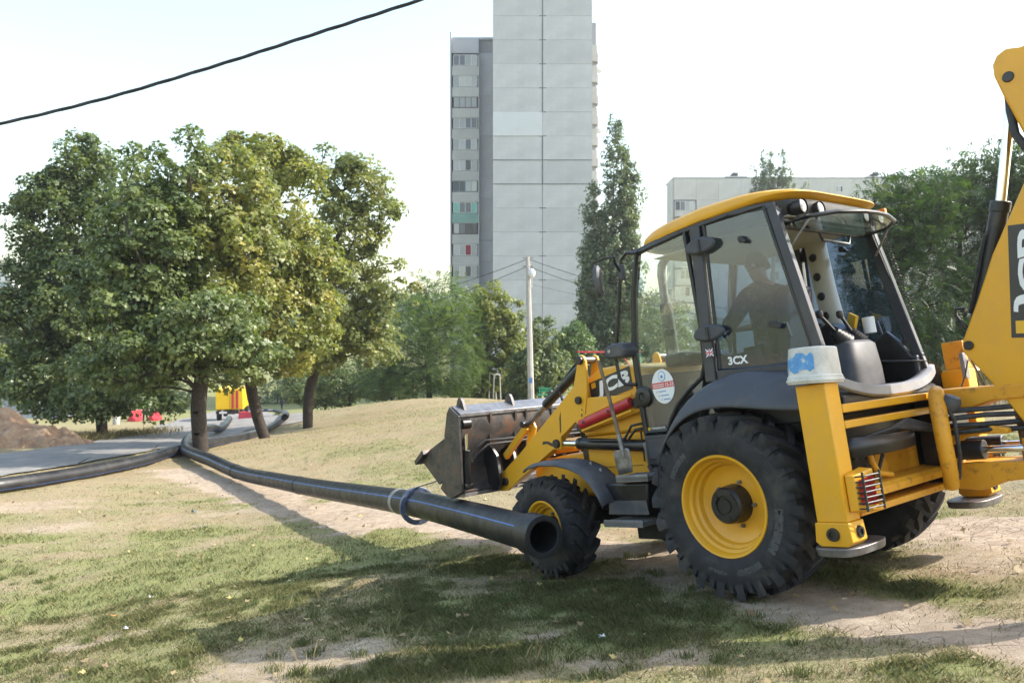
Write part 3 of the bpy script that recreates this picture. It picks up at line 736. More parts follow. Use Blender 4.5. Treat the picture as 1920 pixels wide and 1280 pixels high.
# --- rear fenders
for sg in (1, -1):
    path = [(-.84, 1.365, 1), (-.55, 1.40, 1), (-.30, 1.44, 1), (-.15, 1.46, 1), (.0, 1.46, .97), (.12, 1.44, .92), (.24, 1.40, .82), (.34, 1.335, .68), (.43, 1.255, .5), (.50, 1.16, .35), (.55, 1.05, .22), (.58, .93, .12), (.60, .80, .08)]
    cs = [(.60, .235), (.72, .235), (.85, .215), (.97, .165), (1.06, .095), (1.11, .03), (1.13, -.01), (1.128, -.035)]
    vs, fs = [], []
    for i, (x, z, k) in enumerate(path):
        x2 = path[min(i + 1, len(path) - 1)]; x1 = path[max(i - 1, 0)]
        nrm = Vector((-(x2[1] - x1[1]), x2[0] - x1[0])).normalized()
        for y, d in cs:
            vs.append((x + nrm.x * d * k + (0), sg * y, z + nrm.y * d * k))
    m_ = len(cs)
    for i in range(len(path) - 1):
        for j in range(m_ - 1): fs.append((i * m_ + j, i * m_ + j + 1, i * m_ + m_ + j + 1, i * m_ + m_ + j))
    fd = MB().add(vs, fs).build('rear_fender', M['plastic'], LD, 0, 60)
    so = fd.modifiers.new('thick', 'SOLIDIFY'); so.thickness = .02; so.offset = 1 if sg < 0 else -1
    sb_ = fd.modifiers.new('sub', 'SUBSURF'); sb_.levels = 1; sb_.render_levels = 1
    B(MB().prism([(-.80, .95), (-.80, 1.36), (-.1, 1.42), (.30, 1.30), (.52, .95)], min(sg * .56, sg * .60), max(sg * .56, sg * .60)), 'wheel_arch_liner', 'black', 0)
# --- cab
def loft(rings, close=True):
    n = len(rings[0]); vs = [p for r in rings for p in r]; fs = []
    for i in range(len(rings) - 1):
        for k in range(n): fs.append((i * n + k, i * n + (k + 1) % n, (i + 1) * n + (k + 1) % n, (i + 1) * n + k))
    if close: fs.append(tuple(range(n))[::-1]); fs.append(tuple(range((len(rings) - 1) * n, len(rings) * n)))
    return MB().add(vs, fs)
def rring(x0, x1, hw, z, zf, zr, p=5.0, n=48):
    """rounded rectangle in plan; z at the middle, zf / zr added at the front / rear"""
    out = []
    for k in range(n):
        t = 2 * math.pi * k / n; c, s = math.cos(t), math.sin(t)
        u = math.copysign(abs(c) ** (2 / p), c); v = math.copysign(abs(s) ** (2 / p), s)
        x = (x0 + x1) / 2 + u * (x1 - x0) / 2
        w = max(0, u); b = max(0, -u)
        out.append((x, v * hw * (1 - .03 * w), z + zf * w ** 1.6 + zr * b ** 2))
    return out
roof = loft([rring(-.70, .84, .745, 2.945, -.055, -.02), rring(-.74, .875, .775, 2.955, -.055, .0), rring(-.775, .885, .785, 2.985, -.055, -.018), rring(-.775, .87, .775, 3.03, -.055, -.055),
             rring(-.75, .83, .74, 3.065, -.055, -.078), rring(-.66, .72, .64, 3.085, -.06, -.08), rring(-.4, .4, .35, 3.095, -.05, -.05)]).build('roof', M['yellow'], LD, 0, 40)
B(MB().cyl((.80, .775, 2.91), (.80, .79, 2.91), .012, 10), 'roof_bolt', 'black', 0, roof)
fas = loft([rring(-.70, .80, .70, 2.80, .08, -.03), rring(-.735, .82, .73, 2.86, .03, -.02), rring(-.725, .83, .742, 2.944, -.056, -.021)]).build('roof_fascia', M['black'], LD, 0, 40)
B(MB().prism([(.68, 2.80), (.68, 2.792), (-.66, 2.792), (-.66, 2.80)][::-1], -.66, .66), 'headliner', 'beige', 0)
for y in (.60, .35, -.35, -.60):
    lp = B(MB().lathe([(.0, .08), (.05, .08), (.056, .05), (.060, .0), (.055, -.012)], (-.755, y, 2.845), 'X', 24), 'work_light', 'black', 0)
    B(MB().lathe([(.0, -.012), (.03, -.010), (.050, -.004), (.053, .004)], (-.755, y, 2.845), 'X', 24), 'light_lens', 'lens', 0, lp)
B(MB().box(-.74, -.68, -.775, -.735, 2.90, 2.95), 'marker_lamp', 'amber', .004)

def pil(name, pts, w, d, mat='frame', up=(0, 1, 0), bevel=.008):
    mb = MB()
    for a, b in zip(pts[:-1], pts[1:]): mb.bar(a, b, w, d, up)
    return B(mb, name, mat, bevel)
for sg in (1, -1):
    pil('front_pillar', [(.82, sg * .70, 2.90), (.925, sg * .715, 2.49), (1.005, sg * .72, 2.0), (1.01, sg * .72, 1.60), (.99, sg * .72, 1.26)], .05, .05, 'black')
    pil('door_pillar', [(.135, sg * .735, 2.93), (.185, sg * .755, 1.64)], .105, .045)
    pil('rear_pillar', [(-.575, sg * .715, 2.88), (-.825, sg * .745, 1.52)], .075, .06)
    B(MB().bar((-.60, sg * .715, 2.87), (-.857, sg * .745, 1.52), .014, .03, (0, 1, 0)), 'rear_pillar_trim', 'greymetal', 0)
    pil('roof_rail', [(.84, sg * .72, 2.885), (.3, sg * .735, 2.935), (-.2, sg * .735, 2.945), (-.60, sg * .72, 2.89)], .045, .055, 'frame', (0, 0, 1))
    dg = [(.80, 2.875), (.25, 2.915), (.225, 2.1), (.24, 1.80), (.29, 1.69), (.45, 1.60), (.58, 1.50), (.67, 1.39), (.73, 1.285), (.97, 1.285), (.985, 1.6), (.985, 2.0), (.905, 2.49)]
    rg = [(.045, 2.915), (-.52, 2.90), (-.72, 1.80), (-.69, 1.715), (-.60, 1.69), (-.3, 1.69), (.10, 1.735)]
    y0 = sg * .735
    B(MB().prism(dg, min(y0, y0 + sg * .006), max(y0, y0 + sg * .006)), 'door_glass', 'glass', 0)
    B(MB().prism(rg, min(y0, y0 + sg * .006), max(y0, y0 + sg * .006)), 'side_glass', 'glass_side', 0)
    B(MB().tube([(x, sg * .74, z) for x, z in dg], .022, 8, True), 'door_frame', 'black', 0)
    B(MB().tube([(x, sg * .74, z) for x, z in rg], .016, 8, True), 'glass_seal', 'black', 0)
    for zx, zz in ((.075, 2.745), (.12, 2.03)):
        hp = [(.165, 0), (.13, .045), (.05, .075), (-.05, .07), (-.14, .035), (-.165, 0), (-.13, -.04), (-.04, -.065), (.06, -.06), (.14, -.035)]
        hg = B(MB().prism([(zx + u * .95, zz + v) for u, v in hp], min(sg * .765, sg * .81), max(sg * .765, sg * .81)), 'door_hinge', 'plastic', .018)
        B(MB().cyl((zx, sg * .815, zz - .05), (zx, sg * .815, zz + .05), .014, 10), 'hinge_pin', 'black', 0, hg)
    B(MB().cyl((-.30, sg * .73, 2.70), (-.30, sg * .78, 2.70), .028, 14).bar((-.28, sg * .76, 2.72), (-.34, sg * .76, 2.67), .05, .03), 'glass_catch', 'black', .006)
    B(MB().cyl((-.44, sg * .73, 2.0), (-.44, sg * .78, 2.0), .024, 14).bar((-.44, sg * .77, 2.0), (-.52, sg * .77, 1.97), .02, .04).bar((-.52, sg * .70, 2.0), (-.54, sg * .70, 1.88), .025, .03), 'side_glass_latch', 'black', .006)
    pil('cab_waist', [(.12, sg * .745, 1.69), (-.3, sg * .745, 1.66), (-.84, sg * .74, 1.64)], .05, .07, 'frame', (0, 0, 1))
    B(MB().box(-.82, .18, min(sg * .66, sg * .735), max(sg * .66, sg * .735), 1.25, 1.66), 'cab_lower_side', 'frame', .01)
# windscreen and header
ws = [(.83, .70, 2.87), (.86, .35, 2.88), (.87, 0, 2.88), (.86, -.35, 2.88), (.83, -.70, 2.87)]
wl = [(1.01, .70, 1.81), (1.05, .35, 1.81), (1.065, 0, 1.81), (1.05, -.35, 1.81), (1.01, -.70, 1.81)]
B(MB().add(ws + wl, [(i, i + 1, i + 6, i + 5) for i in range(4)]), 'windscreen', 'glass', 0)
B(MB().box(.93, 1.04, -.70, .70, 1.25, 1.80), 'bulkhead', 'frame', .01)
B(MB().box(-.62, -.56, -.69, .69, 2.76, 2.87), 'rear_header', 'frame', .01)
B(MB().box(-.80, 1.0, -.70, .70, 1.17, 1.25), 'cab_floor', 'black', .01)
B(MB().prism([(-.90, 1.27), (-.90, 1.40), (-.80, 1.46), (-.62, 1.46), (-.62, 1.27)], -.74, .74), 'rear_cab_panel', 'black', .01)
# curved grey sill of the open rear window
n = 24; vs, fs = [], []
for i in range(n + 1):
    y = -.80 + 1.6 * i / n; q = abs(y) / .80; z = 1.435 + .125 * q ** 2.6; x = -.93 + .05 * q ** 4
    vs += [(x + .01, y, z - .08), (x - .006, y, z - .06), (x - .004, y, z + .004), (x + .03, y, z + .016), (x + .10, y, z + .010)]
for i in range(n):
    for j in range(4): fs.append((i * 5 + j, i * 5 + j + 1, i * 5 + j + 6, i * 5 + j + 5))
rs = B(MB().add(vs, fs), 'rear_sill', 'sill', 0, LD, 32)
so = rs.modifiers.new('thick', 'SOLIDIFY'); so.thickness = .012
# rear window swung up
rp = [(-.56, .64), (-.80, .61), (-.93, .45), (-1.0, .18), (-1.01, 0), (-1.0, -.18), (-.93, -.45), (-.80, -.61), (-.56, -.64)]
def rz(x): return 2.735 + (-.56 - x) * .06
B(MB().add([(x, y, rz(x)) for x, y in rp] + [(x, y, rz(x) + .006) for x, y in rp], [tuple(range(9)), tuple(range(17, 8, -1))] + [(i, (i + 1) % 9, (i + 1) % 9 + 9, i + 9) for i in range(9)]), 'rear_window', 'glass', 0)
B(MB().tube([(x, y, rz(x) + .003) for x, y in rp], .017, 8, True), 'rear_window_frame', 'black', 0)
for sg in (1, -1):
    B(MB().cyl((-.63, sg * .66, 2.55), (-.80, sg * .60, 2.74), .009, 8), 'gas_strut', 'steel', 0)
B(MB().tube([(-.66, .25, 2.69), (-.66, .22, 2.63), (-.66, -.18, 2.62), (-.66, -.22, 2.69)], .011, 8), 'window_handle', 'black', 0)
B(MB().bar((-.63, -.64, 2.78), (-.70, -.70, 2.32), .01, .012), 'wiper_cable', 'hose', 0)
# coiled cord on the right rear pillar
cp = []
for i in range(150):
    u = i / 149; a = i * 1.15; c = Vector((-.68 - .13 * u, -.775, 2.72 - .75 * u)); cp.append(c + Vector((math.cos(a) * .014, math.sin(a) * .014, 0)))
B(MB().tube(cp, .0045, 5), 'coiled_cord', 'hose', 0)
# grab rail, mirrors, lamps
B(MB().tube([(.74, .80, 2.86), (.86, .81, 2.89), (.93, .815, 2.85), (.965, .82, 2.7), (1.0, .82, 2.55), (1.13, .815, 2.1), (1.16, .815, 1.97), (1.15, .81, 1.80), (1.10, .80, 1.735), (1.0, .76, 1.72)], .017, 12), 'grab_rail', 'black', 0)
mr = B(MB().tube([(.935, .83, 2.72), (.90, .93, 2.80), (.87, .97, 2.85), (.95, 1.0, 2.855), (1.10, 1.0, 2.85), (1.12, 1.0, 2.74)], .011, 8), 'mirror_arm', 'black', 0)
mh = MB().lathe([(0, -.03), (.09, -.028), (.115, -.01), (.118, .02), (.10, .03), (0, .032)], (0, 0, 0), 'X', 28)
mh.v = [(x, y * .75, z * 1.25) for x, y, z in mh.v]
mirM = Matrix.Translation((1.06, 1.0, 2.675)) @ Matrix.Rotation(R(28), 4, 'Z')
mm = B(mh.xf(mirM), 'mirror_housing', 'plastic', 0, mr)
mg = MB().lathe([(0, -.0315), (.085, -.0315)], (0, 0, 0), 'X', 28); mg.v = [(x, y * .75, z * 1.25) for x, y, z in mg.v]
B(mg.xf(mirM), 'mirror_glass', 'chrome', 0, mr)
B(MB().box(.91, .96, .80, .86, 2.66, 2.80), 'mirror_clamp', 'plastic', .008)
hl = B(MB().prism([(1.20, 2.08), (1.10, 2.11), (.98, 2.10), (.95, 2.03), (.98, 1.97), (1.13, 1.975), (1.20, 2.0)], .72, .92), 'front_lamp', 'plastic', .02)
B(MB().cyl((1.19, .82, 2.04), (1.215, .82, 2.04), .05, 20), 'lamp_lens', 'lens', .004, hl)
B(MB().cyl((1.13, .918, 2.045), (1.13, .924, 2.045), .018, 14), 'indicator', 'lens', 0, hl)
B(MB().box(.60, .66, .62, .69, 2.10, 2.16), 'door_latch', 'black', .012)
B(MB().lathe([(.0, .0), (.035, .002), (.04, .02), (.075, .02), (.09, .012), (.092, -.01)], (.95, .752, 1.60), 'Y', 28), 'door_vent', 'black', 0)
# stickers on the glass and pillar
def disc(name, cx, cz, rx, rz_, y, mat, parent=LD, n=36):
    return B(MB().prism([(cx + rx * math.cos(2 * math.pi * k / n), cz + rz_ * math.sin(2 * math.pi * k / n)) for k in range(n)], y, y + .0015), name, mat, 0, parent)
sk = disc('round_sticker', .715, 1.668, .125, .150, .743, 'white')
band = B(MB().prism([(.838, 1.655), (.592, 1.655), (.592, 1.705), (.838, 1.705)], .7450, .7460), 'sticker_band', 'decal_red', 0, sk)
text_fit('sticker_number', '15-33', (.685, .7468, 1.663), (-1, 0, 0), (0, 0, 1), .088, .034, M['white'], sk, .02)
text_fit('sticker_caption', 'KHARKIV', (.832, .7468, 1.668), (-1, 0, 0), (0, 0, 1), .12, .010, M['white'], sk, .01) if False else None
for z0 in (1.688, 1.670): B(MB().box(.70, .828, .7464, .7468, z0 - .004, z0 + .003), 'sticker_small_print', 'white', 0, sk)
disc('sticker_emblem', .715, 1.757, .040, .045, .7450, 'decal_blue', sk); disc('sticker_emblem_field', .715, 1.757, .034, .039, .7470, 'white', sk)
disc('sticker_emblem_mark', .713, 1.752, .014, .014, .7490, 'decal_blue', sk)
for i, (x, z, w) in enumerate(((.79, 1.625, .08), (.77, 1.590, .085), (.745, 1.555, .075))):
    B(MB().prism([(x + .01, z - .005), (x - .004, z + .008), (x - .008, z + .008), (x + .006, z - .008)], .7450, .7460), 'sticker_tick', 'decal_red', 0, sk)
    B(MB().box(x - .02 - w, x - .02, .7450, .7460, z - .004, z + .004), 'sticker_line', 'decal_blue', 0, sk)
text_fit('model_lettering', '3CX', (.01, .7435, 1.752), (-1, 0, -.05), (0, 0, 1), .185, .066, M['white'], LD, .035)
fl = B(MB().box(.105, .178, .787, .789, 1.845, 1.905), 'flag_sticker', 'decal_navy', 0)
mb = MB()
for s_ in (1, -1): mb.bar((.142 - .036, .7903, 1.875 - s_ * .030), (.142 + .036, .7903, 1.875 + s_ * .030), .002, .013, (0, 1, 0)) if False else mb.prism([(.142 - .036, 1.875 - s_ * .030 - .006), (.142 - .036, 1.875 - s_ * .030 + .006), (.142 + .036, 1.875 + s_ * .030 + .006), (.142 + .036, 1.875 + s_ * .030 - .006)], .7895, .7903)
mb.box(.105, .178, .7906, .7912, 1.866, 1.884).box(.132, .152, .7915, .7921, 1.845, 1.905)
B(mb, 'flag_white_cross', 'white', 0, fl)
B(MB().box(.105, .178, .7925, .7932, 1.870, 1.880).box(.137, .147, .7935, .7942, 1.845, 1.905), 'flag_red_cross', 'decal_red', 0, fl)
ts = B(MB().box(.745, .965, .743, .745, 1.295, 1.335), 'torque_strip', 'decal', 0)
B(MB().box(.925, .955, .745, .746, 1.302, 1.328), 'strip_logo', 'decal_yellow', 0, ts)
text_fit('strip_lettering', 'TORQUELOCK', (.915, .7465, 1.304), (-1, 0, 0), (0, 0, 1), .165, .022, M['white'], ts, .02)
# interior
B(MB().box(-.02, .42, -.24, .24, 1.58, 1.70).box(.0, .40, -.20, .20, 1.25, 1.58), 'seat_base', 'seatcloth', .04)
bk = MB().box(-.20, -.08, -.24, .24, 1.68, 2.36); bk.v = [(x - (z - 1.68) * .12, y * (1 - .12 * (z > 2)), z) for x, y, z in bk.v]
B(bk, 'seat_back', 'seatcloth', .04)
B(MB().tube([(.93, 0, 1.3), (.75, 0, 1.85), (.66, 0, 2.03)], .05, 12), 'steering_column', 'black', 0)
B(MB().tube([(.66 + math.sin(a) * .09, math.cos(a) * .19, 2.05 + math.sin(a) * .165) for a in np.linspace(0, 2 * math.pi, 28)[:-1]], .015, 8, True), 'steering_wheel', 'black', 0)
B(MB().box(.78, 1.0, -.35, .35, 1.85, 1.97), 'dashboard', 'black', .03)
B(MB().tube([(-.10, -.66, 2.86), (-.12, -.67, 2.4), (-.16, -.68, 1.9)], .095, 16), 'air_duct_post', 'beige', 0)
for z in (2.66, 2.48, 2.30, 2.12): B(MB().lathe([(0, .012), (.03, .012), (.038, 0)], (-.115 - (2.66 - z) * .05, -.562 , z), 'Y', 18), 'air_vent', 'black', 0)
B(MB().prism([(-.80, 1.27), (-.80, 1.62), (-.69, 1.80), (-.60, 1.90), (-.48, 1.82), (-.10, 1.92), (.1, 1.92), (.1, 1.27)], -.72, -.66), 'right_inner_panel', 'black', .01)
B(MB().prism([(-.05, 1.3), (-.05, 1.98), (-.25, 2.04), (-.42, 1.92), (-.42, 1.3)], -.64, -.36), 'right_console', 'black', .03)
tw = loft([rring(-.66, -.34, .26, 1.30, 0, 0, 4, 28), rring(-.655, -.37, .25, 1.60, 0, 0, 4, 28), rring(-.64, -.42, .22, 1.80, 0, .0, 4, 28), rring(-.61, -.45, .17, 1.835, 0, 0, 4, 28)])
tw.v = [(x, y - .22, z) for x, y, z in tw.v]; tw = B(tw, 'control_tower', 'plastic', 0, LD, 50)
for (bx, by), (tx, ty_, tz) in (((-.52, -.12), (-.46, .10, 2.07)), ((-.52, -.34), (-.46, -.22, 2.07))):
    a, b = Vector((bx, by, 1.82)), Vector((tx, ty_, tz))
    prof = [a.lerp(b, .04 * k) for k in range(12)]
    B(MB().tube(prof, [.085 - .0048 * k + (.008 if k % 2 else -.004) for k in range(12)], 18), 'lever_gaiter', 'hose', 0, tw, 80)
    B(MB().tube([a.lerp(b, .4), a.lerp(b, .8), b], [.017, .015, .013], 10), 'lever', 'black', 0, tw)
    kn = MB().lathe([(0, -.035), (.022, -.028), (.032, 0), (.026, .03), (0, .04)], (tx, ty_, tz), 'Z', 16); B(kn, 'lever_knob', 'black', 0, tw)
B(MB().cyl((-.50, -.60, 1.90), (-.50, -.60, 2.04), .05, 18), 'paper_roll', 'white', .004)
B(MB().bar((-.36, -.55, 1.95), (-.42, -.52, 2.08), .03, .10), 'manual', 'decal_yellow', .002)

# --- stabilisers, rear frame
for sg in (1, -1):
    def ys(a, b): return (min(sg * a, sg * b), max(sg * a, sg * b))
    col = B(MB().box(-1.035, -.82, *ys(1.03, 1.20), .60, 1.505), 'stabiliser_column', 'yellow', .008)
    leg = B(MB().prism([(-1.045, .60), (-1.055, .475), (-1.02, .445), (-.83, .445), (-.795, .475), (-.81, .60)], *ys(1.02, 1.21)), 'stabiliser_leg', 'yellow', .006)
    if sg < 0: B(MB().box(-1.03, -.86, *ys(1.05, 1.18), 1.505, 1.74), 'stabiliser_column_top', 'yellow_worn', .006)
    for x, y in ((-.93, 1.212), ): B(MB().lathe([(0, .006), (.022, .006), (.022, .018), (.04, .018), (.045, 0)], (x, sg * y, .525), 'Y', 20) if sg > 0 else MB().cyl((x, -1.22, .525), (x, -1.2, .525), .045), 'leg_pin', 'black', 0, leg)
    B(MB().lathe([(0, -.006), (.02, -.006), (.02, -.018), (.036, -.018), (.042, 0)], (-1.048, sg * 1.10, .53), 'X', 20), 'leg_pin', 'black', 0, leg)
    ft = loft([[(x * .98 - .92, sg * (1.0 + y), .43 - .012) for x, y in [(math.copysign(abs(math.cos(a)) ** .6, math.cos(a)) * .16, math.copysign(abs(math.sin(a)) ** .7, math.sin(a)) * .26) for a in np.linspace(0, 2 * math.pi, 33)[:-1]]],
               [(x - .92, sg * (1.0 + y), .442) for x, y in [(math.copysign(abs(math.cos(a)) ** .6, math.cos(a)) * .165, math.copysign(abs(math.sin(a)) ** .7, math.sin(a)) * .265) for a in np.linspace(0, 2 * math.pi, 33)[:-1]]]])
    ft.v = [(x, y, z - .045 * max(0, (abs(y) - 1.0)) / .26 * 0 - .03 * (z < .42)) for x, y, z in ft.v]
    B(ft, 'stabiliser_foot', 'steel', .006)
    lb = B(MB().add([(-1.04, sg * 1.16, .90), (-1.04, sg * .96, .93), (-1.04, sg * .96, .63), (-1.04, sg * 1.16, .66), (-1.10, sg * 1.15, .89), (-1.14, sg * .97, .92), (-1.14, sg * .97, .65), (-1.10, sg * 1.15, .67)],
                    [(0, 1, 2, 3), (7, 6, 5, 4), (0, 4, 5, 1), (1, 5, 6, 2), (2, 6, 7, 3), (3, 7, 4, 0)]), 'lamp_box', 'yellow', .008)
    B(MB().add([(-1.115, sg * 1.13, .86), (-1.146, sg * .985, .88), (-1.146, sg * .985, .69), (-1.115, sg * 1.13, .70)], [(0, 1, 2, 3)]), 'rear_lamp', 'redlamp', 0, lb)
    mb = MB()
    for i in range(7):
        z = .68 + i * .034; mb.tube([(-1.105, sg * 1.15, z), (-1.145, sg * 1.13, z), (-1.178, sg * .98, z + .003), (-1.14, sg * .955, z)], .006, 6)
    for y, x in ((1.13, -1.148), (.975, -1.18)): mb.tube([(x, sg * y, .66), (x, sg * y, .91)], .008, 6)
    B(mb, 'lamp_guard', 'hose', 0, lb)
fr = B(MB().box(-1.04, -.90, -1.03, 1.03, 1.295, 1.35), 'upper_frame_rail', 'yellow', .006)
B(MB().box(-1.04, -.90, -1.03, 1.03, 1.19, 1.24), 'middle_frame_rail', 'yellow', .006)
B(MB().prism([(-1.05, .71), (-1.05, .755), (-1.02, .785), (-.84, .80), (-.84, .71)], -1.03, 1.03), 'lower_frame_shelf', 'yellow_worn', .006)
B(MB().box(-1.05, -.88, -1.03, 1.03, .615, .66), 'lower_frame_rail', 'yellow_worn', .006)
B(MB().box(-.86, -.82, -1.0, 1.0, .62, 1.28), 'rear_bulkhead', 'black', .004)
B(MB().prism([(.25, .80), (.25, 1.0), (.10, 1.08), (-.25, 1.08), (-.25, .80)], -.815 - .03, -.815 - .06, 'X'), 'valve_cover', 'yellow_worn', 0)
B(MB().prism([(y, z) for y, z in ((-.1, .80), (.45, .80), (.40, .97), (-.1, .97))], -.875, -.865, 'X'), 'back_plate', 'yellow_worn', .004)
# black curved hose tray
n = 20; vs, fs = [], []
for i in range(n + 1):
    u = i / n; y = .96 - 1.02 * u; x = -.95 - .17 * math.sin(math.pi * min(1, u * 1.05)) ** .6
    vs += [(x, y, .985 + .01 * u), (x - .004, y, 1.12 - .03 * u)]
for i in range(n): fs.append((i * 2, i * 2 + 1, i * 2 + 3, i * 2 + 2))
tr = B(MB().add(vs, fs), 'hose_tray', 'black', 0, LD, 60)
so = tr.modifiers.new('thick', 'SOLIDIFY'); so.thickness = .012
for i in range(5):
    y0 = .75 - i * .05
    B(MB().tube([(-.90, y0, .95), (-.98, y0 - .05, 1.10), (-1.08, y0 - .3, 1.14 + .01 * i), (-1.12, y0 - .6, 1.10), (-1.15, -.15, 1.06 + .03 * i)], .016, 8), 'hydraulic_hose', 'hose', 0)
B(MB().tube([(-.88, .62, 1.08), (-.93, .60, 1.05), (-.95, .60, .92), (-.96, .56, .84), (-.97, .40, .81)], .022, 10), 'frame_strap', 'yellow_worn', 0)
B(MB().tube([(-.90, .45, .83), (-.94, .42, .95), (-.90, .36, 1.05)], .014, 8), 'hydraulic_hose', 'hose', 0)
B(MB().bar((-.90, .95, 1.0), (-1.0, .62, 1.005), .06, .012), 'tray_bracket', 'steel', 0)

# --- kingpost, boom, dipper
KY = -.42
B(MB().box(-1.09, -.89, KY - .33, KY + .12, .60, 1.36), 'slide_carriage', 'black', .01)
kp = B(MB().prism([(-1.08, 1.36), (-1.08, 1.22), (-1.32, 1.20), (-1.46, 1.24), (-1.72, 1.24), (-1.72, 1.34), (-1.40, 1.345)], KY - .16, KY + .16), 'kingpost_upper', 'yellow_worn', .012)
B(MB().prism([(-1.08, .62), (-1.08, .80), (-1.30, .81), (-1.60, .80), (-1.78, .76), (-1.78, .69), (-1.45, .66), (-1.3, .60)], KY - .17, KY + .18), 'kingpost_lower', 'yellow_worn', .012)
B(MB().prism([(-1.08, 1.08), (-1.15, 1.10), (-1.40, 1.08), (-1.55, 1.04), (-1.55, 1.0), (-1.38, 1.01), (-1.22, .98), (-1.16, .90), (-1.20, .80), (-1.08, .80)], KY + .10, KY + .22), 'swing_bracket', 'yellow_worn', .012)
B(MB().cyl((-1.60, KY, .66), (-1.60, KY, 1.40), .06, 20), 'kingpost_pin', 'steel', .004)
for dy in (.17, -.2):
    B(MB().cyl((-1.0, KY + dy, .90), (-1.36, KY + dy, .895), .072, 20), 'slew_ram', 'black', .006)
    B(MB().cyl((-1.34, KY + dy, .895), (-1.66, KY + dy, .89), .026, 14), 'slew_ram_rod', 'chrome', 0)
    B(MB().cyl((-1.66, KY + dy, .82), (-1.66, KY + dy, .96), .05, 16), 'slew_ram_eye', 'yellow_worn', .006)
B(MB().tube([(-1.10, -.24, 1.345), (-1.16, -.10, 1.345), (-1.20, .0, 1.325), (-1.225, .07, 1.22), (-1.235, .095, 1.05), (-1.235, .09, .90), (-1.225, .06, .76), (-1.20, .02, .665)], [.05, .052, .055, .056, .055, .054, .052, .05], 16), 'hose_guard', 'yellow_worn', 0)
for i, z in enumerate((1.19, 1.135, 1.08, 1.03)):
    B(MB().tube([(-1.12, -.15, z), (-1.24, -.06 - .02 * i, z + .01), (-1.42, -.20, z + .012 * (i % 2)), (-1.60, -.32, z - .005), (-1.76, -.40, z + .05)], .020, 10), 'boom_hose', 'hose', 0)
B(MB().tube([(-1.22, .0, 1.30), (-1.30, .02, 1.15), (-1.30, .03, .9), (-1.26, .02, .72)], .014, 8), 'boom_hose', 'hose', 0)
lmp = B(MB().lathe([(0, -.02), (.05, -.015), (.066, .02), (.06, .06), (.035, .10), (0, .11)], (0, 0, 0), 'Z', 20).xf(Matrix.Translation((-1.30, -.02, 1.29)) @ Matrix.Rotation(R(150), 4, 'Y')), 'rear_work_lamp', 'plastic', 0)
sp = B(MB().prism([(-.60, 1.70), (-.64, 1.66), (-.66, 1.56), (-.76, 1.47), (-.86, 1.48), (-.92, 1.52), (-.86, 1.58)], -1.215, -1.205, 'X'), 'licence_plate', 'white', 0)
text_fit('plate_lettering', 'AX', (-1.217, -.725, 1.50), (0, -1, 0), (0, 0, 1), .09, .055, M['decal'], sp, .02)
text_fit('plate_lettering', '122', (-1.217, -.66, 1.585), (0, -.85, -.5), (0, -.3, .9), .09, .035, M['decal'], sp, .02)
B(MB().tube([(-1.20, -.45, 1.36), (-1.23, -.48, 1.44), (-1.24, -.55, 1.55), (-1.22, -.66, 1.58), (-1.22, -.80, 1.40), (-1.22, -.84, 1.34)], .006, 6), 'lamp_cable', 'hose', 0)
B(MB().box(-1.22, -1.19, -.60, -.53, 1.42, 1.62), 'reflector_bar', 'greymetal', .004)
for sy in (.0,):
    bm_ = [(-1.325, 1.615), (-1.335, 1.70), (-1.393, 1.806), (-1.491, 1.988), (-1.64, 2.284), (-1.804, 2.542), (-1.95, 2.775), (-2.26, 3.30), (-2.42, 3.40), (-2.56, 3.34), (-2.60, 3.18), (-2.30, 2.55), (-2.06, 1.80), (-1.99, 1.10), (-1.93, .90), (-1.82, .80), (-1.72, .86), (-1.665, 1.0), (-1.60, 1.13), (-1.48, 1.36), (-1.36, 1.56)]
    boom = B(MB().prism(bm_, KY - .15, KY + .14), 'boom', 'yellow', .012)
pin(-1.375, 1.66, KY - .17, KY + .165, .034, boom); pin(-1.82, .90, KY - .18, KY + .19, .05, boom); pin(-2.43, 3.28, KY - .19, KY + .19, .05, boom)
dp = [(-1.915, 3.675), (-1.88, 3.62), (-1.875, 3.54), (-1.905, 3.39), (-1.985, 3.06), (-2.20, 2.80), (-2.66, 1.62), (-2.86, .98), (-3.02, .98), (-2.98, 1.7), (-2.72, 3.10), (-2.58, 3.62), (-2.40, 3.80), (-2.24, 3.76), (-2.08, 3.665), (-1.98, 3.70)]
dip = B(MB().prism(dp, KY - .115, KY + .125 + .035), 'dipper', 'yellow', .02)
pin(-1.965, 3.49, KY - .17, KY + .172, .038, dip)
B(MB().cyl((-1.945, KY - .02, 3.53), (-1.69, KY - .02, 2.60), .036, 18), 'dipper_ram_rod', 'chrome', 0)
B(MB().cyl((-1.70, KY - .02, 2.64), (-1.36, KY - .02, 1.68), .062, 22).cyl((-1.712, KY - .02, 2.675), (-1.685, KY - .02, 2.60), .07, 22), 'dipper_ram', 'black', .006)
B(MB().tube([(-1.65, KY + .02, 2.52), (-1.58, KY + .03, 2.44), (-1.52, KY + .03, 2.28), (-1.43, KY + .03, 2.02), (-1.38, KY + .02, 1.90)], .016, 8).tube([(-1.35, KY + .05, 1.78), (-1.29, KY + .05, 1.90), (-1.30, KY + .05, 1.95), (-1.36, KY + .05, 1.94)], .014, 8), 'dipper_hose', 'hose', 0)
B(MB().tube([(-1.93, KY + .10, 3.42), (-1.925, KY + .12, 3.26), (-1.93, KY + .13, 3.08), (-2.0, KY + .14, 2.92), (-2.08, KY + .13, 2.75)], .028, 10), 'dipper_hose', 'hose', 0)
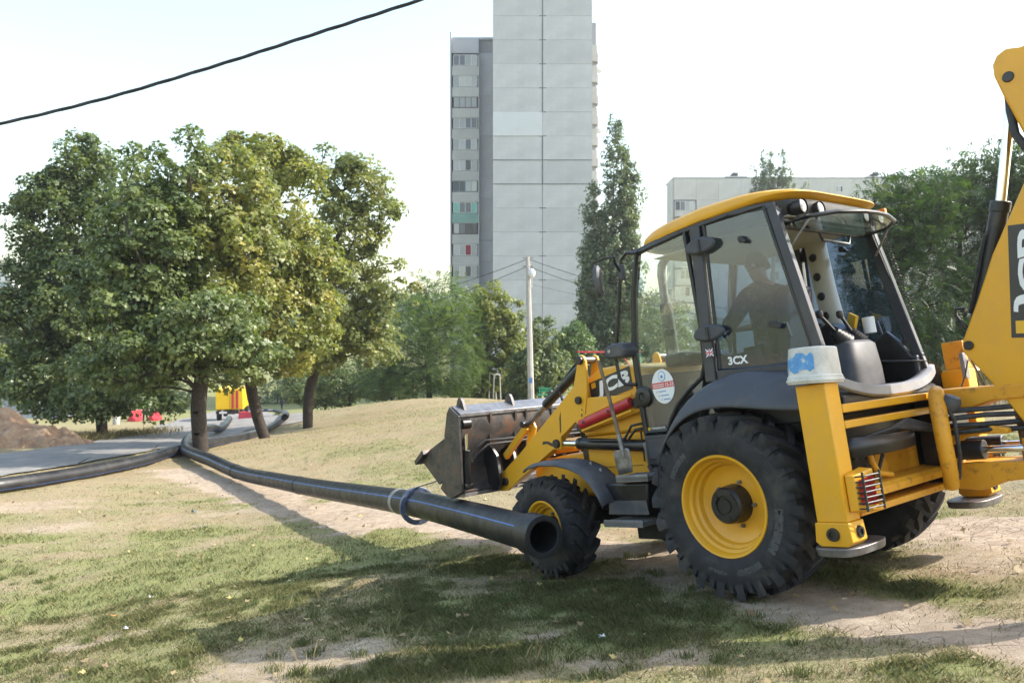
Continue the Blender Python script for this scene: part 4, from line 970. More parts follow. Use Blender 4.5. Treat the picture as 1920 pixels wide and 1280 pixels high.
exb = [(-2.80, 1.02), (-2.62, .70), (-2.50, .45), (-2.62, .30), (-2.90, .28), (-3.20, .42), (-3.36, .70), (-3.30, .72), (-3.16, .50), (-2.9, .36), (-2.68, .38), (-2.60, .5), (-2.7, .72), (-2.9, 1.05)]
ebk = B(MB().prism(exb, KY - .30, KY + .30), 'digging_bucket', 'bucket', .006)
for sg in (1, -1): B(MB().prism([(-2.80, 1.02), (-2.62, .70), (-2.50, .45), (-2.62, .30), (-2.90, .28), (-3.20, .42), (-3.36, .70), (-2.95, .98)], KY + sg * .30 - .01, KY + sg * .30 + .01), 'bucket_cheek', 'bucket', .004, ebk)
# black decal with white letters on the boom
q0 = Vector((-1.775, 0, 2.46)); q1 = Vector((-1.66, 0, 1.66)); uv = (q1 - q0).normalized(); un = Vector((-uv.z, 0, uv.x)) * -1
if un.x > 0: un = -un
yd = KY + .1405
dc = B(MB().prism([((q0 + un * a + uv * b).x, (q0 + un * a + uv * b).z) for a, b in ((0, 0), (.20, 0), (.20, .80), (0, .80))], yd, yd + .002), 'boom_decal', 'decal', 0, boom)
so_ = q0 + un * .02 + uv * .06
text_fit('boom_lettering', 'JCB', (so_.x + un.x * .16 , yd + .004, so_.z + un.z * .16), (uv.x, 0, uv.z), (-un.x, 0, -un.z), .52, .155, M['white'], dc, .045, .1) if False else None
s2 = q0 + un * .02 + uv * .62
text_fit('boom_lettering', 'JCB', (s2.x, yd + .004, s2.z), (-uv.x, 0, -uv.z), (un.x, 0, un.z), .58, .16, M['white'], dc, .045, .1)
lp_ = [(q0 + un * a + uv * b) for a, b in ((.03, .68), (.15, .68), (.15, .77), (.03, .77))]
B(MB().prism([(p.x, p.z) for p in lp_], yd + .002, yd + .004), 'boom_logo', 'decal_yellow', 0, dc)
# ------------------------------------------------------------------ people
t = NT('camouflage_cloth')
n1 = t.noise(14, 3, .6, dist=.6); n2 = t.noise(22, 3, .6, dist=.5)
c = t.ramp(n1, [(.0, (.075, .085, .05)), (.44, (.075, .085, .05)), (.46, (.025, .03, .022)), (.55, (.025, .03, .022)), (.57, (.13, .125, .085))], 'CONSTANT')
t.col(t.mix(t.ramp(n2, [(.55, (0, 0, 0)), (.58, (1, 1, 1))]), c, (.05, .042, .03))); t.set(Roughness=.9); t.bump(t.noise(12, 4), .5, .02); M['camo'] = t.m
M['skin'] = simple('skin', (.42, .24, .17), .5, 0, .08, 12)
M['hair'] = simple('short_dark_hair', (.03, .024, .02), .7, 0, .2, 90, None, 0, .5)
M['darkcloth'] = simple('dark_cloth', (.02, .022, .03), .85, 0, .2, 10)
M['hivis'] = simple('green_vest_cloth', (.16, .42, .05), .8, 0, .15, 8)
M['shoe'] = simple('shoe_leather', (.02, .018, .016), .6, 0, .2, 10)

def skin_obj(name, verts, edges, radii, mat, parent, root, sub=2):
    me = bpy.data.meshes.new(name); me.from_pydata(verts, edges, [])
    o = link(name, me, mat, parent)
    sk = o.modifiers.new('skin', 'SKIN'); sk.use_smooth_shade = True
    L = me.skin_vertices[0].data
    for i, r in enumerate(radii): L[i].radius = (r, r) if not isinstance(r, tuple) else r
    for i in range(len(radii)): L[i].use_root = (i == root)
    s = o.modifiers.new('sub', 'SUBSURF'); s.levels = sub; s.render_levels = sub
    return o

def person(label, loc, rotz, pose, top, bottom, group=None, basis=None, hairmat='hair'):
    """pose: joint dict in metres, x forward, y left, z up"""
    root = empty('person', loc); root.rotation_euler = (0, 0, rotz) if basis is None else basis
    tagp(root, label, 'person', group)
    J = pose
    names, V, E, Rr = {}, [], [], []
    def add(nm, p, r, to=None):
        names[nm] = len(V); V.append(tuple(p)); Rr.append(r)
        if to is not None: E.append((names[to], names[nm]))
    L = lambda a, b, t_: tuple(Vector(a).lerp(Vector(b), t_))
    add('pel', J['pel'], .125); add('waist', J['waist'], .12, 'pel'); add('chest', J['chest'], .14, 'waist'); add('up', L(J['chest'], J['neck'], .6), .10, 'chest'); add('neck', J['neck'], .055, 'up')
    H = Vector(J['head']); d = (H - Vector(J['neck'])).normalized(); fw = Vector(J['face']).normalized(); sd_ = d.cross(fw).normalized()
    add('skull0', H - d * .055 + fw * .005, .068, 'neck'); add('skull1', H + d * .01, .088, 'skull0'); add('skull2', H + d * .065 - fw * .008, .074, 'skull1')
    add('chin', H - d * .085 + fw * .055, .034, 'skull0'); add('nose', H - d * .02 + fw * .105, .016, 'skull1')
    for s, nm in ((1, 'l'), (-1, 'r')):
        add('ear' + nm, H - d * .015 + sd_ * s * .092 - fw * .01, .016, 'skull1')
        sh, el, wr = J['sh' + nm], J['el' + nm], J['wr' + nm]
        add('sh' + nm, sh, .068, 'up'); add('ua' + nm, L(sh, el, .5), .052, 'sh' + nm); add('el' + nm, el, .043, 'ua' + nm); add('fa' + nm, L(el, wr, .35), .042, 'el' + nm); add('wr' + nm, wr, .028, 'fa' + nm)
        hd = (Vector(wr) - Vector(el)).normalized(); lat = hd.cross(Vector((0, 0, 1)));
        if lat.length < .2: lat = Vector((1, 0, 0))
        lat.normalize(); dn = hd.cross(lat).normalized()
        if dn.z > 0: dn = -dn
        pl = Vector(wr) + hd * .055; add('pm' + nm, pl, .034, 'wr' + nm)
        for k, (o_, ln) in enumerate(((-.028, .058), (-.010, .070), (.010, .066), (.028, .050))):
            b = pl + hd * .03 + lat * o_
            add('f%d%s' % (k, nm), b, .011, 'pm' + nm); add('g%d%s' % (k, nm), b + hd * ln * .55 + dn * .008, .0095, 'f%d%s' % (k, nm)); add('h%d%s' % (k, nm), b + hd * ln * .85 + dn * .035, .0085, 'g%d%s' % (k, nm))
        th = Vector(wr) + hd * .03 + lat * (-.03 * s); add('t0' + nm, th, .013, 'pm' + nm); add('t1' + nm, th + hd * .045 + lat * (-.022 * s) + dn * .01, .0105, 't0' + nm)
        hp, kn, an, toe = J['hp' + nm], J['kn' + nm], J['an' + nm], J['to' + nm]
        add('hp' + nm, hp, .095, 'pel'); add('th' + nm, L(hp, kn, .5), .075, 'hp' + nm); add('kn' + nm, kn, .056, 'th' + nm); add('ca' + nm, L(kn, an, .35), .054, 'kn' + nm); add('an' + nm, an, .038, 'ca' + nm); add('to' + nm, toe, .03, 'an' + nm)
    body = skin_obj('body', V, E, Rr, M['skin'], root, 0)
    def cloth(nm, keys, grow, mat):
        ids = [names[k] for k in keys]; mp = {a: i for i, a in enumerate(ids)}
        ee = [(mp[a], mp[b]) for a, b in E if a in mp and b in mp]
        return skin_obj(nm, [V[i] for i in ids], ee, [Rr[i] + grow for i in ids], mat, body, 0)
    cloth('jacket', ['pel', 'waist', 'chest', 'up'] + [k + s for s in 'lr' for k in ('sh', 'ua', 'el', 'fa')], .028, top)
    cloth('trousers', ['pel'] + [k + s for s in 'lr' for k in ('hp', 'th', 'kn', 'ca', 'an')], .020, bottom)
    for s in 'lr':
        a, b = Vector(J['an' + s]), Vector(J['to' + s])
        skin_obj('shoe', [tuple(a - Vector((0, 0, .03))), tuple(a.lerp(b, .5) - Vector((0, 0, .012))), tuple(b)], [(0, 1), (1, 2)], [.05, .048, .042], M['shoe'], body, 0)
    n = 20; vs, fs = [], []
    for i in range(9):
        ph = math.pi * .50 * i / 8
        for k in range(n):
            a = 2 * math.pi * k / n; front = math.cos(a) > .25
            z = math.cos(ph) * .118; r = math.sin(ph) * .103
            zz = z - (0 if front else .055 * (ph / 1.57) ** 2)
            vs.append(H + d * (zz + .022) + fw * (math.cos(a) * r * 1.05 - .008) + sd_ * math.sin(a) * r * .92)
    for i in range(8):
        for k in range(n): fs.append((i * n + k, i * n + (k + 1) % n, (i + 1) * n + (k + 1) % n, (i + 1) * n + k))
    MB().add(vs, fs).build('hair', M[hairmat], body, 0, 60)
    for s in (1, -1):
        e = H + d * .015 + fw * .088 + sd_ * s * .034
        MB().lathe([(0, -.011), (.008, -.008), (.011, 0), (.008, .008), (0, .011)], tuple(e), 'Z', 10).build('eye', M['white'], body)
    return root

seat = {'pel': (.10, 0, 1.80), 'waist': (.07, 0, 1.98), 'chest': (.06, .0, 2.22), 'neck': (.08, 0, 2.46), 'head': (.10, .0, 2.61), 'face': (1, .05, -.05),
        'shl': (.05, .205, 2.39), 'ell': (.26, .28, 2.13), 'wrl': (.48, .17, 2.10), 'shr': (.05, -.205, 2.39), 'elr': (.26, -.28, 2.13), 'wrr': (.48, -.17, 2.12),
        'hpl': (.14, .10, 1.78), 'knl': (.54, .15, 1.80), 'anl': (.62, .15, 1.37), 'tol': (.80, .16, 1.30), 'hpr': (.14, -.10, 1.78), 'knr': (.54, -.15, 1.80), 'anr': (.62, -.15, 1.37), 'tor': (.80, -.16, 1.30)}
person('driver in a camouflage jacket seated in the cab of the loader, seen from behind', VLOC, 0, seat, M['camo'], M['darkcloth'], basis=VEUL)
def stand(lean=0.0, step=.12, reach=0.0):
    return {'pel': (0, 0, .95), 'waist': (.02 * lean, 0, 1.10), 'chest': (.12 * lean, 0, 1.30), 'neck': (.25 * lean, 0, 1.49), 'head': (.32 * lean + .02, 0, 1.63), 'face': (1, 0, -.2 * lean),
            'shl': (.2 * lean, .19, 1.42), 'ell': (.15 * lean + .05 + reach * .5, .25, 1.14), 'wrl': (.3 * lean + .12 + reach, .22, .92 + reach * .5), 'shr': (.2 * lean, -.19, 1.42), 'elr': (.15 * lean - .02 + reach * .4, -.25, 1.14), 'wrr': (.3 * lean + .08 + reach, -.22, .92 + reach * .4),
            'hpl': (0, .09, .92), 'knl': (step * .6, .10, .50), 'anl': (step, .10, .09), 'tol': (step + .17, .11, .035), 'hpr': (0, -.09, .92), 'knr': (-step * .3, -.10, .50), 'anr': (-step, -.10, .09), 'tor': (-step + .17, -.11, .035)}
def onground(px, depth):
    p = at(px, 640, depth); return Vector((p.x, depth, gz(p.x, depth)))
person('worker in a green vest standing between two red road barriers by the road', onground(272, 58), R(-40), stand(.6, .1, .1), M['hivis'], M['darkcloth'])
person('worker in a green vest bending beside the red barriers behind the yellow truck', onground(486, 59), R(160), stand(.9, .1, .2), M['hivis'], M['darkcloth'])
person('distant person in dark clothes walking in the shade of the far trees', onground(528, 86), R(80), stand(0, .2), M['darkcloth'], M['darkcloth'])

# ------------------------------------------------------------------ pipes
t = NT('black_polyethylene')
f = t.noise(2.0, 8, .7); t.col(t.mix(t.math('MULTIPLY', t.ramp(f, [(.45, (0, 0, 0)), (.75, (1, 1, 1))]), .5), (.013, .013, .015), (.07, .066, .06)))
t.set(Roughness=t.ramp(t.noise(7, 5), [(.3, (.34,) * 3), (.7, (.55,) * 3)])); M['pe'] = t.m
M['bluestripe'] = simple('blue_stripe', (.05, .13, .40), .4, 0, .12, 4)
M['blue_steel'] = simple('blue_flange_paint', (.09, .12, .20), .4, .4, .3, 12, (.35, .33, .30), .6)
M['weld'] = simple('clear_wrap', (.25, .25, .25), .3, 0, .15, 20)
M['strapcloth'] = simple('grey_sling', (.20, .22, .24), .7, 0, .2, 20)
def catmull(P, k=10):
    P = [Vector(p) for p in P]; Q = [P[0] * 2 - P[1]] + P + [P[-1] * 2 - P[-2]]; out = []
    for i in range(1, len(Q) - 2):
        a, b, c, d = Q[i - 1:i + 3]
        for j in range(k):
            s = j / k; out.append(.5 * ((2 * b) + (c - a) * s + (2 * a - 5 * b + 4 * c - d) * s * s + (3 * b - a - 3 * c + d) * s ** 3))
    out.append(P[-1]); return out
PR = .166
def ring_tube(path, r0, r1, seg=32):
    """open pipe with wall: outer surface, inner surface, both end faces"""
    mb = MB(); mb.tube(path, r0, seg, cap=False); n0 = len(mb.v); mb.tube(path, r1, seg, cap=False)
    n = len(path)
    for e in (0, n - 1):
        for k in range(seg):
            k2 = (k + 1) % seg; mb.f.append((e * seg + k, e * seg + k2, n0 + e * seg + k2, n0 + e * seg + k))
    return mb
def stripe(path, r, ang, wid=.016):
    vs, fs = [], []
    n = len(path)
    for i in range(n):
        T = (path[min(i + 1, n - 1)] - path[max(i - 1, 0)]).normalized(); N = T.cross(Vector((0, 0, 1))).normalized(); U = N.cross(T)
        for da in (-wid / r / 2, 0, wid / r / 2):
            a = ang + da; vs.append(path[i] + (N * math.cos(a) + U * math.sin(a)) * (r + .0015))
    for i in range(n - 1):
        for j in range(2): fs.append((i * 3 + j, i * 3 + j + 1, i * 3 + j + 4, i * 3 + j + 3))
    return MB().add(vs, fs)
def pipe(name, label, P, ends):
    path = catmull(P, 9)
    root = ring_tube(path, PR, PR - .02).build(name, M['pe'], None, 0, 30); tagp(root, label, 'pipe', None)
    for a in (152, 332): stripe(path, PR, R(a), .013).build('blue_stripe', M['bluestripe'], root, 0, 60)
    return root, path
def gp(px, py, up=PR):
    p = G(px, py, 0); return Vector((p.x, p.y, gz(p.x, p.y) + up))
e0 = at(1010, 1003, 7.0); fl_ = at(783, 945, 10.0)
dirp = (fl_ - e0)
A_pts = [e0 + dirp * .04, e0 + dirp * .5 + Vector((0, 0, .01)), fl_, at(690, 930, 11.8), at(600, 916, 14.0), at(520, 901, 16.4), at(450, 886, 19.0)]
for px, py, up in ((396, 881, PR + .10), (366, 866, PR + .06), (349, 853, PR + .02), (353, 842, PR + .16), (376, 832, PR + .36), (398, 821, PR + .30), (412, 812, PR + .05), (424, 800, PR), (430, 790, PR)):
    A_pts.append(gp(px, py, up))
pA, pathA = pipe('polyethylene_pipe', 'black pipe lifted by the loader, its open end before the front wheel', A_pts, None)
d0 = (pathA[0] - pathA[2]).normalized()
ring_tube([pathA[0] - d0 * .02, pathA[0] + d0 * .22, pathA[0] + d0 * .235], .190, .140).build('stub_end', M['pe'], pA, .004, 30)
ring_tube([pathA[0] + d0 * .23, pathA[0] - d0 * .45], .141, .138).build('stub_bore', M['pe'], pA, 0, 30)
def collar(path, i, r, w, mat, nm, par):
    T = (path[i + 1] - path[i - 1]).normalized(); ring_tube([path[i] - T * w / 2, path[i] + T * w / 2], r, PR - .001).build(nm, mat, par, .003, 30)
def nearest(path, px):
    return min(range(1, len(path) - 1), key=lambda i: abs(CX + FPX * path[i].x / path[i].y - px) + (0 if i < 60 else 500))
collar(pathA, nearest(pathA, 748), PR + .008, .11, M['weld'], 'joint_wrap', pA)
collar(pathA, nearest(pathA, 446), PR + .012, .03, M['pe'], 'weld_bead', pA)
collar(pathA, nearest(pathA, 560), PR + .008, .025, M['pe'], 'weld_bead', pA)
# loose flange ring
i = nearest(pathA, 784); T = (pathA[i + 1] - pathA[i - 1]).normalized()
fpath = [pathA[i] - T * .024, pathA[i] + T * .024]
off = Vector((0, 0, -.02))
flr = ring_tube([p + off for p in fpath], .240, .178, 48).build('flange_ring', M['blue_steel'], None, .004, 30)
tagp(flr, 'loose blue steel flange ring hanging on the black pipe', 'flange ring')
N_ = T.cross(Vector((0, 0, 1))).normalized(); U_ = N_.cross(T)
for k in range(12):
    a = 2 * math.pi * k / 12; c = pathA[i] + off + (N_ * math.cos(a) + U_ * math.sin(a)) * .213
    MB().cyl(c - T * .026, c + T * .026, .011, 10).build('bolt_hole', M['decal'], flr)
s0 = pathA[i] + off + U_ * .235; s1 = V2W(3.90, 1.02, 1.0)
sl_ = MB().bar(s0, s1, .045, .005).build('lifting_sling', M['strapcloth']); tagp(sl_, 'grey webbing sling from the flange ring up to the loader bucket', 'sling')
B_pts = [gp(-420, 985), gp(-200, 950), gp(0, 924), gp(133, 902), gp(200, 889), gp(267, 874), gp(310, 860), gp(345, 850), gp(400, 838), gp(467, 823), gp(505, 808), gp(528, 793), gp(536, 781), gp(524, 774), gp(500, 772), gp(484, 772.5)]
pB, pathB = pipe('polyethylene_pipe', 'black pipe with a blue stripe lying along the road edge and looping behind the trees', B_pts, None)

# ------------------------------------------------------------------ shovel, pail
# spade leaning on the loader
sp_root = empty('spade', V2W(1.10, .93, .955)); tagp(sp_root, 'spade with a wooden shaft leaning on the loader step', 'spade')
top, low, blade = V2W(1.30, .90, 1.985), V2W(1.125, .93, 1.20), V2W(1.095, .935, .955)
inv = Matrix.Translation(-sp_root.location)
mb = MB().tube([top, top.lerp(low, .5) + Vector((.004, 0, .003)), low], [.016, .018, .020], 12).xf(inv); mb.build('shaft', M['wood'], sp_root)
mb = MB().tube([low + (top - low) * .12, low, low.lerp(blade, .45)], [.022, .024, .016], 12).xf(inv); mb.build('socket', M['steel'], sp_root)
upv = (low - blade).normalized(); sv_ = (VM.to_3x3() @ Vector((1, 0, 0))); sv_ = (sv_ - upv * sv_.dot(upv)).normalized(); nv_ = upv.cross(sv_)
vs, fs = [], []
prof = [(.0, .085), (.06, .098), (.14, .100), (.20, .098), (.215, .07)]
for h, w in prof:
    for q in (-1, -.5, 0, .5, 1): vs.append(blade + upv * h + sv_ * w * q + nv_ * (.018 * q * q))
for i_ in range(4):
    for j in range(4): fs.append((i_ * 5 + j, i_ * 5 + j + 1, i_ * 5 + j + 6, i_ * 5 + j + 5))
bl = MB().add(vs, fs).xf(inv).build('blade', M['steel'], sp_root, 0, 60); so = bl.modifiers.new('thick', 'SOLIDIFY'); so.thickness = .004
# upturned white pail on the stabiliser column
t = NT('white_plastic_with_label_scraps')
co = t.coord('Object'); sx = t.n('ShaderNodeSeparateXYZ'); t.l(co, sx.inputs[0])
lab = t.math('MULTIPLY', t.ramp(t.noise(9, 6, .75, dist=.4), [(.42, (0, 0, 0)), (.46, (1, 1, 1))]), t.ramp(sx.outputs['Z'], [(.30, (0, 0, 0)), (.31, (1, 1, 1)), (.72, (1, 1, 1)), (.73, (0, 0, 0))]))
mz = t.n('ShaderNodeMapRange'); 
wht = t.ramp(t.noise(6, 6, .7), [(.3, (.42, .40, .36)), (.6, (.62, .60, .56))])
t.m.node_tree.nodes.remove(mz)
t.col(wht); t.set(Roughness=.45); M['pail'] = t.m
t = NT('torn_blue_label'); t.col(t.ramp(t.noise(18, 6, .7), [(.35, (.06, .22, .50)), (.55, (.10, .30, .58)), (.62, (.50, .52, .52))])); t.set(Roughness=.5); M['bluelabel'] = t.m
pr = empty('plastic_pail', V2W(-.925, 1.115, 1.509)); pr.rotation_euler = Euler((VEUL[0] + R(2), VEUL[1] - R(3), VEUL[2])); tagp(pr, 'upturned white plastic pail with scraps of a blue label on the stabiliser column', 'pail')
def sq(hx, hy, z, n=32, p=3.2):
    o = []
    for k in range(n):
        a = 2 * math.pi * k / n; c, s = math.cos(a), math.sin(a); o.append((math.copysign(abs(c) ** (2 / p), c) * hx, math.copysign(abs(s) ** (2 / p), s) * hy, z))
    return o
loft([sq(.150, .175, .0), sq(.150, .175, .05), sq(.143, .168, .055), sq(.130, .155, .235), sq(.122, .147, .243)]).build('pail_body', M['pail'], pr, .003, 40)
loft([sq(.157, .182, .012), sq(.157, .182, .032)]).build('pail_rim', M['pail'], pr, .004, 40)
vs, fs = [], []
rr_ = random.Random(4)
for k in range(13):
    a = R(38) + R(82) * k / 12; c, s = math.cos(a), math.sin(a)
    for z in (.085 + rr_.uniform(-.02, .015), .19 + rr_.uniform(-.012, .02)):
        u = (z - .055) / .18; hx = .143 - .013 * u + .002; hy = .168 - .013 * u + .002
        vs.append((math.copysign(abs(c) ** (2 / 3.2), c) * hx, math.copysign(abs(s) ** (2 / 3.2), s) * hy, z))
for k in range(12): fs.append((k * 2, k * 2 + 1, k * 2 + 3, k * 2 + 2))
MB().add(vs, fs).build('label_scrap', M['bluelabel'], pr, 0, 60)
# ------------------------------------------------------------------ trees
MAPLE = np.array([(0, -.5), (.30, -.28), (.55, .02), (.22, .10), (0, .55), (-.22, .10), (-.55, .02), (-.30, -.28)])
OVAL = np.array([(0, -.5), (.30, 0), (0, .5), (-.30, 0)])
def leaves_mesh(name, C, Nn, size, shape, lv, rs, fold=.12):
    """C (n,3) centres, Nn (n,3) normals"""
    n = len(C); k = len(shape)
    Nn = Nn / (np.linalg.norm(Nn, axis=1, keepdims=True) + 1e-9)
    h = rs.normal(size=(n, 3)); T = np.cross(Nn, h); T /= np.linalg.norm(T, axis=1, keepdims=True) + 1e-9
    Bv = np.cross(Nn, T)
    s = np.asarray(size)[:, None] if np.ndim(size) else np.full((n, 1), size)
    V = np.empty((n, k, 3))
    for i, (a, b) in enumerate(shape):
        V[:, i] = C + s * (T * a + Bv * b + Nn * (fold * abs(a) * 2 - fold * .3))
    F = np.arange(n * k).reshape(n, k)
    return np_mesh(name, V.reshape(-1, 3), F, {'lv': ('FACE', lv)})

def grow(base, trunk, tips, rs, wander=.10, stepl=.45, pen=.35):
    """branch skeleton: each tip is joined to the cheapest existing node"""
    P = [np.array(p, float) for p in trunk]; par = [-1] + list(range(len(trunk) - 1)); dep = [0.0]
    for i in range(1, len(P)): dep.append(dep[-1] + np.linalg.norm(P[i] - P[i - 1]))
    n0 = max(1, len(P) // 2)
    arr = np.zeros((len(tips) * 14 + len(P) + 10, 3)); dd = np.zeros(len(arr)); m = len(P)
    arr[:m] = P; dd[:m] = dep; top = P[-1]
    order = np.argsort(np.linalg.norm(tips - top, axis=1))
    cnt_par = par
    tipnode = []
    for ti in order:
        q = tips[ti]
        d = np.linalg.norm(arr[n0:m] - q, axis=1)
        up = np.maximum(0, arr[n0:m, 2] - q[2] + .15) * .9
        j = n0 + int(np.argmin(d + pen * dd[n0:m] + up))
        L = np.linalg.norm(q - arr[j]); k = max(1, min(12, int(L / stepl)))
        a = arr[j].copy(); prev = j
        side = rs.normal(size=3) * wander * L
        sag = np.array([0, 0, .10 * L])
        for s in range(1, k + 1):
            u = s / k; p = a * (1 - u) + q * u + (side + sag) * math.sin(math.pi * u) * .8
            arr[m] = p; dd[m] = dd[prev] + L / k; cnt_par.append(prev); prev = m; m += 1
        tipnode.append(prev)
    par = np.array(cnt_par); arr = arr[:m]
    cnt = np.zeros(m); cnt[tipnode] += 1
    for i in range(m - 1, 0, -1): cnt[par[i]] += cnt[i]
    return arr, par, cnt

def branches_mesh(name, arr, par, cnt, r0, rtip, ntrunk, seg_big=10):
    r = rtip + (r0 - rtip) * (cnt / cnt[0]) ** .52
    V, F = [], []; nv = 0
    idx = np.arange(1, len(arr))
    A, Bq = arr[par[idx]], arr[idx]; ra, rb = np.minimum(r[par[idx]], r[idx] * 1.6), r[idx]
    D = Bq - A; D /= np.linalg.norm(D, axis=1, keepdims=True) + 1e-9
    h = np.where(np.abs(D[:, 2:3]) < .9, [[0, 0, 1.0]], [[1.0, 0, 0]]); N = np.cross(D, h); N /= np.linalg.norm(N, axis=1, keepdims=True) + 1e-9; Bb = np.cross(D, N)
    for sel, seg in ((rb > .05, 9), ((rb <= .05) & (rb > .012), 5), (rb <= .012, 3)):
        q = np.where(sel)[0]
        if len(q) == 0: continue
        th = np.arange(seg) * 2 * math.pi / seg
        cs, sn = np.cos(th), np.sin(th)
        o = N[q][:, None, :] * cs[None, :, None] + Bb[q][:, None, :] * sn[None, :, None]
        v0 = A[q][:, None, :] - D[q][:, None, :] * (ra[q] * .3)[:, None, None] + o * ra[q][:, None, None]; v1 = Bq[q][:, None, :] + o * rb[q][:, None, None]
        V.append(np.concatenate([v0, v1], 1).reshape(-1, 3))
        k = np.arange(seg); k2 = (k + 1) % seg
        f = np.stack([k, k2, k2 + seg, k + seg], -1)[None] + (np.arange(len(q)) * 2 * seg)[:, None, None] + nv
        F.append(f.reshape(-1, 4)); nv += len(q) * 2 * seg
    me = np_mesh(name, np.concatenate(V), np.concatenate(F)); me.polygons.foreach_set('use_smooth', [True] * len(me.polygons)); return me

def blob_points(blobs, n, rs, shell=.55):
    """blobs: (cx,cy,cz,rx,ry,rz) ; points biased to the outside"""
    w = np.array([(b[3] * b[4] * b[5]) ** .75 for b in blobs]); w /= w.sum(); out = []
    B_ = np.array(blobs)
    while len(out) < n:
        k = rs.choice(len(blobs), p=w); b = B_[k]
        d = rs.normal(size=3); d /= np.linalg.norm(d)
        r = rs.uniform() ** (1 / 3) if rs.uniform() > shell else rs.uniform(.8, 1.06) * (1.18 if rs.uniform() > .9 else 1)
        out.append(b[:3] + d * r * b[3:6])
    return np.array(out)

def make_tree(name, label, base, trunk, blobs, ntips, nleaf, lsize, clus, leafm, seed, cat='tree', shape=MAPLE, r0=.2, rtip=.006, barkm='bark', group=None, shell=.5, droop=.25, up=.55, light_top=0.0, parts=True, wander=.10, lvs=(.0, 1.0), flat=.7):
    rs = np.random.default_rng(seed)
    root = empty(name, base); tagp(root, label, cat, group)
    blobs = [tuple(b) for b in blobs]
    tips = blob_points(blobs, ntips, rs, shell)
    ntw = int(ntips * .35)
    tw = blob_points([b[:3] + tuple(v * 1.10 for v in b[3:]) for b in blobs], ntw, rs, 1.0)
    tips = np.concatenate([tips, tw]); ntips += ntw
    arr, par, cnt = grow(None, trunk, tips, rs, wander)
    off = np.array(base); arr = arr - off
    me = branches_mesh('trunk', arr, par, cnt, r0, rtip, len(trunk))
    link('trunk', me, M[barkm], root)
    cen = np.mean([b[:3] for b in blobs], 0)
    ph = rs.uniform(size=ntips)                       # per-spray tone
    # every tip carries a spray: a flattened dome of leaves hanging round it
    d = rs.normal(size=(ntips * nleaf, 3)); d /= np.linalg.norm(d, axis=1, keepdims=True)
    d[:, 2] = np.abs(d[:, 2]) * np.where(rs.uniform(size=len(d)) < .78, 1, -1)
    sprs = rs.uniform(.55, 1.3, ntips); sprs[-ntw:] *= .55
    drop = np.repeat(np.arange(ntips) >= ntips - ntw, nleaf) & (rs.uniform(size=ntips * nleaf) > .33)
    rad = clus * np.repeat(sprs, nleaf) * rs.uniform(.35, 1.1, len(d)) ** .5
    C = np.repeat(tips, nleaf, 0) + d * rad[:, None] * np.array([1, 1, flat])
    C[:, 2] -= droop * (rad * np.hypot(d[:, 0], d[:, 1]))
    out = C - cen; out /= np.linalg.norm(out, axis=1, keepdims=True) + 1e-9
    Nn = rs.normal(size=C.shape) * .50 + d * .75 + out * .25 + np.array([0, 0, up])
    lv = np.clip(.30 * rs.uniform(size=len(C)) + .45 * np.repeat(ph, nleaf) + .25 * rs.uniform(size=len(C)) ** 3 + .0, 0, 1)
    lv = lvs[0] + lv * (lvs[1] - lvs[0])
    sz = lsize * rs.uniform(.55, 1.1, len(C)) * np.where(rs.uniform(size=len(C)) > .9, 1.5, 1)
    kp_ = ~drop
    me = leaves_mesh('crown', (C - off)[kp_], Nn[kp_], sz[kp_], shape, lv[kp_], rs)
    cr = link('crown', me, M[leafm], root); cr['kind'] = 'stuff'
    return root
def fronds_tree(name, label, base, trunk, blobs, ntips, nfr, flen, npair, lw, leafm, seed, r0=.12, clus=.25, group=None, cat='tree', shell=.6):
    """pinnate leaves: every frond is a stalk with pairs of leaflets"""
    rs = np.random.default_rng(seed); root = empty(name, base); tagp(root, label, cat, group)
    tips = blob_points(blobs, ntips, rs, shell); arr, par, cnt = grow(None, trunk, tips, rs, .08); off = np.array(base); arr = arr - off
    link('trunk', branches_mesh('trunk', arr, par, cnt, r0, .005, len(trunk)), M['bark'], root)
    cen = np.mean([b[:3] for b in blobs], 0); ph = rs.uniform(size=ntips)
    n = ntips * nfr; P0 = np.repeat(tips, nfr, 0) + rs.normal(size=(n, 3)) * clus
    out = P0 - cen; out /= np.linalg.norm(out, axis=1, keepdims=True)
    D = out * .55 + rs.normal(size=(n, 3)) * .55 + np.array([0, 0, .12]); D /= np.linalg.norm(D, axis=1, keepdims=True)
    S = np.cross(D, rs.normal(size=(n, 3)) * .35 + np.array([0, 0, 1.0])); S /= np.linalg.norm(S, axis=1, keepdims=True) + 1e-9; U = np.cross(S, D)
    L = flen * rs.uniform(.6, 1.25, n); lvf = np.clip(.5 * np.repeat(ph, nfr) + .5 * rs.uniform(size=n), 0, 1)
    Vs, lv = [], []
    for k in range(npair):
        u = (k + .7) / npair; c = P0 + D * (L * u)[:, None] - np.array([0, 0, 1.0]) * (L * u * u * .35)[:, None]
        ll = (L * .30 * (1 - .5 * abs(u - .45)))[:, None]; w = (L * lw)[:, None]
        for s in (1, -1):
            tip = c + S * s * ll + D * ll * .25 - U * ll * .15
            mid = c * .5 + tip * .5
            Vs.append(np.stack([c, mid + D * w, tip, mid - D * w], 1)); lv.append(lvf + rs.uniform(-.12, .12, n))
    V = np.concatenate(Vs, 0) - off; me = np_mesh('crown', V.reshape(-1, 3), np.arange(len(V) * 4).reshape(-1, 4), {'lv': ('FACE', np.clip(np.concatenate(lv), 0, 1))})
    cr = link('crown', me, M[leafm], root); cr['kind'] = 'stuff'; return root

